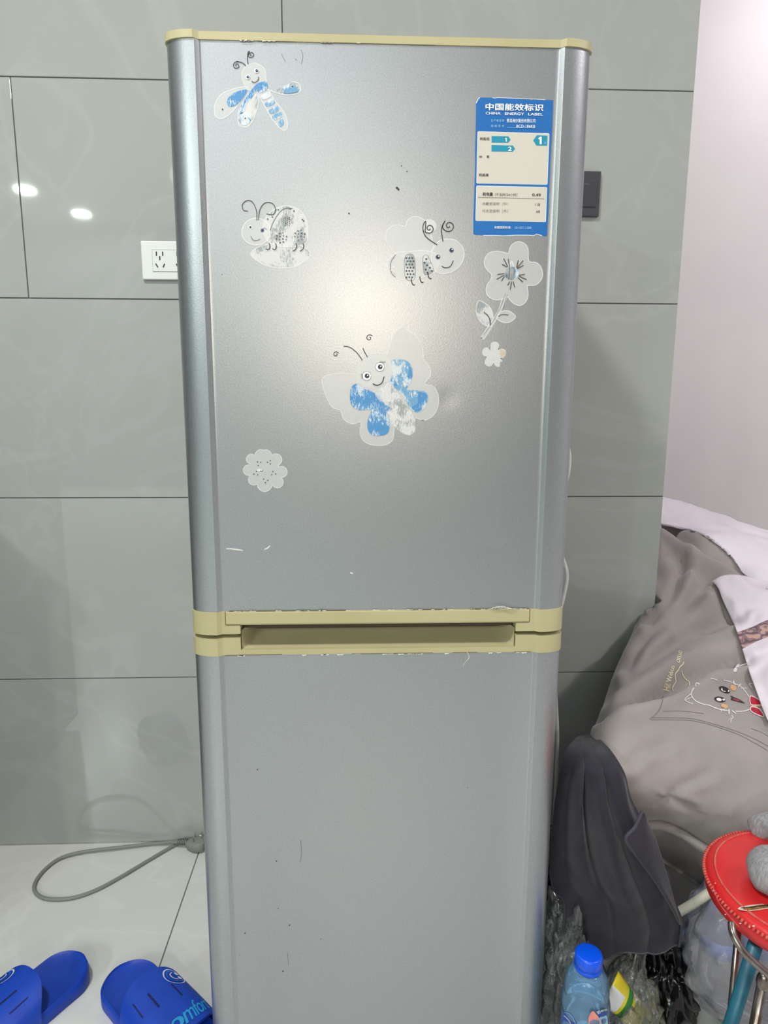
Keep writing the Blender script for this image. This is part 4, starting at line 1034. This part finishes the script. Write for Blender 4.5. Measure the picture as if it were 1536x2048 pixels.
# ================================================================ slate towel over the sofa arm
M['towel'] = mat('slate_microfibre', (36, 34, 43), .95, rgb2=(43, 41, 52), scale=30, bump=.4, bscale=500, sheen=.22)
M['towel_hem'] = mat('slate_hem', (62, 59, 70), .9)
L_edge = [(1160, 1474, -.36), (1148, 1480, -.40), (1132, 1502, -.452), (1118, 1545, -.478), (1108, 1600, -.488), (1101, 1660, -.49), (1097, 1720, -.488), (1106, 1775, -.49), (1127, 1800, -.50), (1127, 1860, -.50), (1130, 1906, -.50)]
R_edge = [(1186, 1468, -.36), (1194, 1474, -.40), (1222, 1502, -.475), (1248, 1545, -.53), (1262, 1595, -.545), (1284, 1640, -.55), (1312, 1690, -.545), (1334, 1745, -.54), (1347, 1800, -.535), (1362, 1845, -.53), (1355, 1896, -.525)]
def towel():
    rows = []
    Ls = catmull([A_(*p) for p in L_edge], 8); Rs = catmull([A_(*p) for p in R_edge], 8); n = len(Ls); N = 90
    for i in range(n):
        v = i / (n - 1); row = []
        for j in range(N + 1):
            s = j / N; p = Ls[i].lerp(Rs[i], s)
            amp = min(1, max(0, (v - .06) / .3)) * .015 * (1 - .75 * max(0, (v - .6) / .4))
            # folds fan out from the top
            f = 0
            for c, wd, hh_, sl in ((.16, .05, -.5, .02), (.44, .055, -1.2, -.10), (.33, .09, .9, -.06), (.62, .06, .7, -.12), (.74, .04, -.9, -.10), (.88, .06, .8, 0)):
                cc = c + sl * (1 - v); f += hh_ * math.exp(-((s - cc) / wd) ** 2)
            p = p + Vector((0, -amp * (f + .5 * math.sin(s * 9 + v * 3)), 0)) + Vector((0, -.020 * math.sin(math.pi * s), 0)) * min(1, v * 4) * (1 - .7 * max(0, (v - .5) / .5))
            if v > .9: p.z += .006 * math.sin(s * 14) * (v - .9) * 10
            p.x = max(p.x, .2625); p += Vector((0, -1, 0)) * noise.noise(p * 40) * .0015
            row.append(p)
        rows.append(row)
    return rows
tw_rows = towel()
tow = thing('towel', 'slate grey microfibre towel hanging over the sofa arm beside the refrigerator', 'towel', (.38, -.5, .2))
cloth = solid(tw_rows, 'cloth', M['towel'], tow, .004)
# turned-over corner
flap_px = [[(1284, 1624, -.572), (1288, 1628, -.574), (1292, 1640, -.574)], [(1270, 1655, -.590), (1292, 1668, -.588), (1312, 1685, -.578)], [(1252, 1680, -.596), (1296, 1712, -.592), (1328, 1735, -.578)],
           [(1282, 1722, -.592), (1316, 1760, -.590), (1342, 1785, -.576)], [(1318, 1772, -.585), (1340, 1806, -.584), (1352, 1822, -.572)], [(1352, 1828, -.570), (1357, 1842, -.568), (1362, 1850, -.562)]]
fr_ = bicubic([[A_(*p) for p in r] for r in flap_px], 8, 8)
solid(fr_, 'folded_corner', M['towel'], tow, .004)
bm = bmesh.new(); e = [r[0] for r in fr_]; tube(bm, e, .0028, 6); tube(bm, [r[-1] + Vector((0, -.004, 0)) for r in tw_rows[56:]], .0024, 6); tube(bm, tw_rows[-1], .0022, 6); tube(bm, [r[0] for r in tw_rows[50:]], .0022, 6)
link('hem', bm, M['towel_hem'], tow)

# ================================================================ rubbish by the fridge: bottle, bags, pouch
M['pet_blue'] = clear_mat('blue_clear_plastic', (.50, .77, .97), (.30, .60, .95), .30, .06, gl=.35)
M['cap_blue'] = mat('bright_blue_cap', (0, 84, 232), .32)
M['lab_blue'] = mat('deep_blue_label', (24, 66, 160), .35); M['peach'] = mat('peach_print', (232, 120, 128), .4, rgb2=(238, 160, 140), scale=60)
bc = A_(1176, 1930, -.585); BX, BY = bc.x, bc.y
bt = thing('plastic_bottle', 'clear blue plastic drink bottle with a bright blue cap and peach label', 'bottle', (BX, BY, 0))
BZ = A_(1176, 1905, BY).z
prof_b = [(.026, .0), (.032, .004), (.034, .02), (.034, .05), (.032, .055), (.034, .06), (.034, BZ - .115), (.0335, BZ - .105), (.0315, BZ - .098), (.034, BZ - .090), (.0345, BZ - .080), (.0325, BZ - .069), (.0315, BZ - .066), (.032, BZ - .058), (.0305, BZ - .045), (.0265, BZ - .034), (.0195, BZ - .026), (.0165, BZ - .023), (.0165, BZ - .004)]
pf = [(p.x, p.z) for p in catmull([(r, 0, z) for r, z in prof_b], 3)]
bm = bmesh.new(); lathe(bm, pf, (BX, BY, 0), 40); link('bottle_body', bm, M['pet_blue'], bt)
bm = bmesh.new(); lathe(bm, [(.0192, BZ - .0235), (.0196, BZ - .022), (.0196, BZ - .019), (.0191, BZ - .0185), (.0196, BZ - .018), (.0194, BZ - .004), (.0185, BZ - .0012), (.016, BZ), (.0, BZ)], (BX, BY, 0), 48); link('cap', bm, M['cap_blue'], bt, True, 50)
bt_top = BZ - .090
def cyl_pt(px, py, r=.0348):
    d = ray(px, py); o_ = CAM; a = d.x ** 2 + d.y ** 2; b2 = 2 * ((o_.x - BX) * d.x + (o_.y - BY) * d.y); c2 = (o_.x - BX) ** 2 + (o_.y - BY) ** 2 - r * r
    disc = b2 * b2 - 4 * a * c2
    if disc < 0: disc = 0
    return o_ + d * ((-b2 - math.sqrt(disc)) / (2 * a))
D = Decal(Zm(1100, 1860, 6.982), [M['lab_blue']], lambda px, py, lay: cyl_pt(px, py, .0346 + .0002 * lay))
D.poly([(190, 1140), (280, 1160), (330, 1230), (370, 1313), (390, 1500), (170, 1500), (160, 1300)], M['lab_blue'], 1, 2); D.stroke([(195, 1195), (260, 1260), (300, 1340)], 6, W_, 2)
D.stroke([(200, 1150), (270, 1170), (320, 1230), (360, 1320)], 5, M['label_pale'], 2)
D.text('NOUR', 0, 0, 0, 0, W_, 3, .01, [(238, 1245), (318, 1300), (322, 1275), (245, 1215)]) if False else None
D.poly([(600, 1130), (640, 1170), (690, 1230), (720, 1300), (700, 1400), (600, 1420), (545, 1330), (538, 1240), (560, 1170)], M['peach'], 1, 3)
D.poly([(650, 1180), (700, 1160), (760, 1140), (805, 1130), (808, 1160), (770, 1200), (700, 1215)], M['lab_blue'], 2, 3)
D.text('3D', 0, 0, 0, 0, W_, 3, .012, [(668, 1178), (708, 1158), (696, 1124), (650, 1140)])
D.text('鲜透', 0, 0, 0, 0, W_, 3, .008, [(716, 1150), (800, 1122), (796, 1098), (704, 1122)])
D.text('V', 0, 0, 0, 0, M['lab_blue'], 4, .02, [(722, 1302), (752, 1300), (752, 1262), (722, 1266)])
D.poly([(700, 1215), (780, 1190), (805, 1260), (800, 1400), (720, 1400), (690, 1300)], M['label_pale'], 2, 3)
D.done('bottle_label', 'dark blue and peach printed label', bt)

def blob(c, rx, ry, rz, seed, sub=5, ridge=.18, fr=9, squash=True, peak=None):
    bm = bmesh.new(); bmesh.ops.create_icosphere(bm, subdivisions=sub, radius=1)
    for v in bm.verts:
        n = v.co.normalized(); o_ = Vector((seed, seed * 1.7, 0))
        a = abs(noise.noise(n * fr * .35 + o_)); b_ = abs(noise.noise(n * fr * .8 + o_ * 2)); c_ = noise.noise(n * fr * 2 + o_)
        k = 1 - ridge * (1 - a * 3) * .6 - ridge * .5 * (1 - b_ * 3) + ridge * .15 * c_
        p = Vector((n.x * rx * k, n.y * ry * k, n.z * rz * k))
        if peak:
            t = max(0, n.z); p.x = p.x * (1 - .75 * t ** 1.2) + peak[0] * t ** 2; p.y = p.y * (1 - .75 * t ** 1.2) + peak[1] * t ** 2
            an = math.atan2(n.y, n.x); p *= 1 + .07 * math.sin(an * 11 + seed) * t
        p.z += c[2]
        if p.z < .002: p.z = .002 + .0005 * c_
        v.co = (c[0] + p.x, c[1] + p.y, p.z)
    for f in bm.faces: f.smooth = True
    return bm
M['clear_bag'] = clear_mat('clear_film_bag', (.84, .87, .85), (.66, .70, .68), .10, .10, bump=1.0, bscale=30, gl=.5)
M['haze_bag'] = clear_mat('hazy_film_bag', (.93, .94, .97), (.72, .72, .78), .26, .25, bump=.8, bscale=16, gl=.30)
M['black_bag'] = mat('black_film_bag', (12, 12, 14), .22, bump=.55, bscale=30, stretch=(1, 1, .5))
tag(link('plastic_bag', blob((.355, -.30, .085), .082, .06, .13, 4.4, ridge=.2, fr=5), M['black_bag']), 'black plastic bag in the gap under the towel, against the refrigerator', 'bag')
tag(link('plastic_bag', blob((.318, -.475, .10), .052, .055, .15, 2.2, ridge=.25, fr=6), M['clear_bag']), 'crumpled clear plastic bag between refrigerator and towel, behind the bottle', 'bag')
pk = A_(1266, 1880, -.47)
tag(link('plastic_bag', blob((.393, -.515, .04), .076, .055, pk.z - .035, 7.7, ridge=.2, fr=8, peak=(pk.x - .393, .03)), M['clear_bag']), 'knotted clear plastic bag holding a yellow pouch, right of the blue bottle', 'bag')
tag(link('plastic_bag', blob((.492, -.465, .045), .055, .055, .125, 1.3, ridge=.28, fr=6, peak=(-.03, .0)), M['black_bag']), 'shiny black rubbish bag on the floor between clear bags, left of the stool', 'bag')
# yellow and green pouch inside the clear bag
M['pouch_yellow'] = mat('yellow_print', (226, 208, 24), .35, rgb2=(236, 222, 60), scale=40); M['pouch_green'] = mat('green_print', (48, 140, 52), .4)
def pouch():
    A0 = A_(1222, 1975, -.545); B0 = A_(1300, 2062, -.50)
    ax = (B0 - A0); L_ = ax.length; ax.normalize(); side = ax.cross(Vector((0, -.75, .66))).normalized(); nr_ = side.cross(ax).normalized()
    bm = bmesh.new(); N = 20; Mm = 12; g = []
    for sgn in (1, -1):
        gg = []
        for i in range(N + 1):
            r = []
            for j in range(Mm + 1):
                u, v = i / N, j / Mm * 2 - 1; th = .011 * (1 - v * v) ** .6 * (math.sin(math.pi * min(1, max(0, u))) ** .5)
                r.append(A0 + ax * L_ * u + side * .026 * v * (1 - .12 * math.sin(math.pi * u)) + nr_ * th * sgn)
            gg.append([bm.verts.new(p) for p in r])
        for i in range(N):
            for j in range(Mm):
                f = bm.faces.new((gg[i][j], gg[i][j + 1], gg[i + 1][j + 1], gg[i + 1][j])); f.smooth = True
                f.material_index = 1 if (5 <= i <= 6 and sgn > 0) else (2 if i < 4 and j > 4 else 0)
                if sgn > 0 and 12 < i < 17 and 3 < j < 9: f.material_index = 1
        g.append(gg)
    bmesh.ops.remove_doubles(bm, verts=bm.verts, dist=.0002); bmesh.ops.recalc_face_normals(bm, faces=bm.faces)
    return bm
tag(link('snack_pouch', pouch(), [M['pouch_yellow'], M['pouch_green'], M['white_print']]), 'yellow and green printed pouch inside the knotted clear bag', 'pouch')

# large hazy bag of empty bottles behind the stool
hb = A_(1440, 1900, -.33)
M['pet_clear'] = clear_mat('clear_bottle_plastic', (.93, .95, .97), (.8, .82, .86), .10, .08, gl=.3)
M['label_haze'] = mat('blue_bottle_label', (96, 128, 190), .5)
tag(link('plastic_bag', blob((.675, -.475, .12), .175, .105, .16, 5.9, ridge=.10, fr=5), M['haze_bag']), 'large hazy clear bag full of empty bottles under the sofa edge', 'bag')
for k, (x, y, sc_, lab) in enumerate(((.595, -.43, 1.0, 'empty clear bottle at the left in the hazy bag'), (.665, -.43, 1.06, 'empty clear bottle standing second from left in the hazy bag'), (.735, -.43, .95, 'empty clear bottle at the right in the hazy bag'))):
    t = thing('empty_bottle', lab, 'bottle', (x, y, .004), 'empty bottles in the hazy bag')
    bm = bmesh.new(); lathe(bm, [(.024 * sc_, .004), (.031, .02), (.031, .13 * sc_), (.028, .15 * sc_), (.018, .185 * sc_), (.013, .2 * sc_), (.013, .222 * sc_)], (x, y, 0), 24); link('bottle_body', bm, M['pet_clear'], t)
    bm = bmesh.new(); lathe(bm, [(.0315, .085), (.0315, .115)], (x, y, 0), 24); link('bottle_label', bm, M['label_haze'], t)
# pale hose crossing behind the towel
bm = bmesh.new(); tube(bm, catmull([A_(1335, 1838, -.46), A_(1358, 1824, -.46), A_(1385, 1808, -.465), A_(1412, 1790, -.47), A_(1440, 1772, -.455)], 6), .0075, 12)
tag(link('hose', bm, mat('pale_hose', (196, 198, 184), .5)), 'short pale curved hose between the towel and the red stool', 'hose')

# ================================================================ red stool
M['red_vinyl'] = mat('worn_red_vinyl', (206, 28, 32), .38, rgb2=(214, 44, 46), scale=14, bump=.25, bscale=60)
M['red_edge'] = mat('red_piping', (214, 58, 56), .6, rgb2=(190, 110, 96), scale=160); M['foam'] = mat('torn_brown_foam', (150, 116, 66), .95, rgb2=(92, 66, 38), scale=220, bump=1, bscale=400)
M['fray'] = mat('frayed_backing', (206, 190, 170), .9); M['chrome'] = mat('dull_steel_tube', (150, 142, 138), .3, 1, rgb2=(120, 108, 100), scale=50); M['teal_tube'] = mat('chipped_teal_paint', (28, 92, 112), .4, rgb2=(36, 104, 124), scale=40)
ZS = .38; SXc, SYc, SR = .569, -.652, .124
stl = thing('stool', 'round stool with a torn red vinyl seat and thin metal legs', 'stool', (SXc, SYc, 0))
bm = bmesh.new(); lathe(bm, [(0, ZS - .03), (SR - .012, ZS - .03), (SR - .002, ZS - .024), (SR, ZS - .012), (SR - .001, ZS - .004), (SR - .006, ZS), (SR - .012, ZS + .002), (SR * .5, ZS + .007), (0, ZS + .008)], (SXc, SYc, 0), 72); link('seat', bm, M['red_vinyl'], stl, True, 60)
bm = bmesh.new(); n = 150
for k in range(n):   # crimped edge of the seat cover
    a = 2 * math.pi * k / n; tube(bm, [(SXc + (SR - .001) * math.cos(a), SYc + (SR - .001) * math.sin(a), ZS - .003), (SXc + (SR + .0022) * math.cos(a), SYc + (SR + .0022) * math.sin(a), ZS - .0055)], .0017, 5)
ring = [(SXc + (SR - .0125) * math.cos(2 * math.pi * k / 72), SYc + (SR - .0125) * math.sin(2 * math.pi * k / 72), ZS + .0022) for k in range(73)]; tube(bm, ring, .0016, 6)
link('edge_binding', bm, M['red_edge'], stl)
def seat_pt(px, py, lay):
    p = atZ(px, py, ZS + .006); r = math.hypot(p.x - SXc, p.y - SYc) / SR
    return atZ(px, py, ZS + .0022 + .0062 * max(0, 1 - r) + .0003 * lay)
D = Decal(Zm(1290, 1620, 4.785), [M['foam']], seat_pt)
D.poly([(888, 945), (920, 925), (1000, 910), (1100, 900), (1177, 892), (1260, 880), (1260, 950), (1177, 945), (1100, 955), (1020, 965), (940, 962)], M['fray'], 2, 3)
D.poly([(935, 948), (1000, 925), (1100, 908), (1177, 902), (1260, 890), (1260, 940), (1177, 932), (1100, 945), (1020, 955)], M['foam'], 3, 3)
D.stroke([(920, 935), (1000, 930), (1100, 918), (1177, 912), (1250, 905)], 7, M['slot'], 4)
D.stroke([(800, 470), (850, 480), (980, 492)], 3, M['red_edge'], 2); D.stroke([(650, 720), (690, 850), (760, 960), (900, 1120)], 6, M['red_edge'], 2)
for x, y, r in ((912, 1085, 11), (1000, 1120, 8), (1040, 1110, 14), (770, 1000, 8), (672, 700, 7)): D.disc(x, y, r, M['fray'], 2, r * .6, n=9)
D.done('tear', 'split in the vinyl showing brown foam', stl)['kind'] = 'stuff'
bm = bmesh.new(); tube(bm, catmull([A_(1463, 1846, -.735), A_(1466, 1868, -.745), A_(1482, 1898, -.755), A_(1505, 1922, -.76), A_(1540, 1952, -.765), A_(1580, 1985, -.765)], 8), .0042, 10); link('brace', bm, M['chrome'], stl)
def leg(a, b_, r, m, name='leg'):
    bm = bmesh.new(); tube(bm, [a, b_], r, 14); return link(name, bm, m, stl)
def down(px0, py0, Y0, px1, py1, Y1):   # extend the seen segment to the floor
    a, b_ = A_(px0, py0, Y0), A_(px1, py1, Y1); d = b_ - a; t = (a.z - .002) / -d.z; return a, a + d * t
a, b_ = down(1477, 1858, -.655, 1459, 2048, -.68); leg(a, b_, .0042, M['chrome'])
a, b_ = down(1512, 1885, -.70, 1462, 2048, -.70); leg(a, b_, .0085, M['teal_tube'])
a, b_ = down(1526, 1962, -.74, 1510, 2048, -.74); leg(a, b_, .0060, M['chrome'])
bm = bmesh.new(); bmesh.ops.create_uvsphere(bm, u_segments=16, v_segments=10, radius=.0085); bmesh.ops.scale(bm, vec=(.9, .9, 1.5), verts=bm.verts); bmesh.ops.translate(bm, vec=A_(1526, 1963, -.74), verts=bm.verts); link('leg_joint', bm, M['chrome'], stl, True)
for x, y in ((.64, -.60), (.65, -.71)): leg(Vector((x - .01, y, ZS - .028)), Vector((x + .02, y, .002)), .0085, M['teal_tube'])
# grey knitted sleeve on the stool
M['knit'] = mat('grey_marled_knit', (140, 142, 144), .95, rgb2=(168, 168, 170), scale=260, bump=.8, bscale=500, stretch=(1, 1, .25))
kc = A_(1560, 1735, -.64)
def knit(c, path, r):
    bm = bmesh.new(); pts_ = catmull(path, 8); n_ = len(pts_)
    tube(bm, pts_, [r * (.55 + .45 * math.sin(math.pi * min(1, .12 + k / n_ * .9))) for k in range(n_)], 20)
    for v in bm.verts: v.co += Vector((1, 1, 1)) * noise.noise(v.co * 30) * .004
    return bm
p1 = Vector((.515, -.668, ZS + .030)); 
k1 = thing('knit_garment', 'grey knitted garment lying on the red stool seat', 'garment', (.56, -.64, ZS))
link('sleeve', knit(None, [atZ(1530, 1722, ZS + .026), atZ(1545, 1745, ZS + .03), atZ(1575, 1765, ZS + .03), atZ(1640, 1790, ZS + .03)], .030), M['knit'], k1)
link('body', blob((.605, -.625, ZS + .038), .062, .055, .03, 9.1, ridge=.12, fr=4), M['knit'], k1)
link('body_fold', knit(None, [A_(1512, 1672, -.535), A_(1535, 1660, -.54), A_(1580, 1655, -.55), A_(1640, 1680, -.57)], .026), M['knit'], k1)

# ================================================================ left: dark cabinet just outside the frame
cb = thing('cabinet', 'dark brown low kitchen cabinet at the far left, mostly out of view', 'cabinet', (-1.3, -.3, 0))
link('carcass', boxbm((-1.32, -.295, .415), (.86, .57, .77), .003), M['dark_wood'], cb)
link('worktop', boxbm((-1.32, -.305, .82), (.88, .60, .04), .004), M['dark_wood'], cb)
link('plinth', boxbm((-1.32, -.26, .016), (.84, .48, .03)), M['black'], cb)
for x in (-1.53, -1.11):
    d_ = link('door', boxbm((x, -.589, .42), (.41, .018, .72), .003), M['dark_wood'], cb)
    bm = bmesh.new(); tube(bm, [(x + .1, -.606, .70), (x + .1, -.606, .60)], .005, 8); link('handle', bm, M['chrome'], d_)

# ================================================================ slippers placed
slipper('slipper', 'blue foam slide slipper at the bottom left corner, nearer the frame edge', (166, 1916), math.radians(236), 1, -1)
slipper('slipper', 'blue foam slide slipper with script lettering, beside the lower refrigerator door', (236, 1942), math.radians(-43), -1, 1)
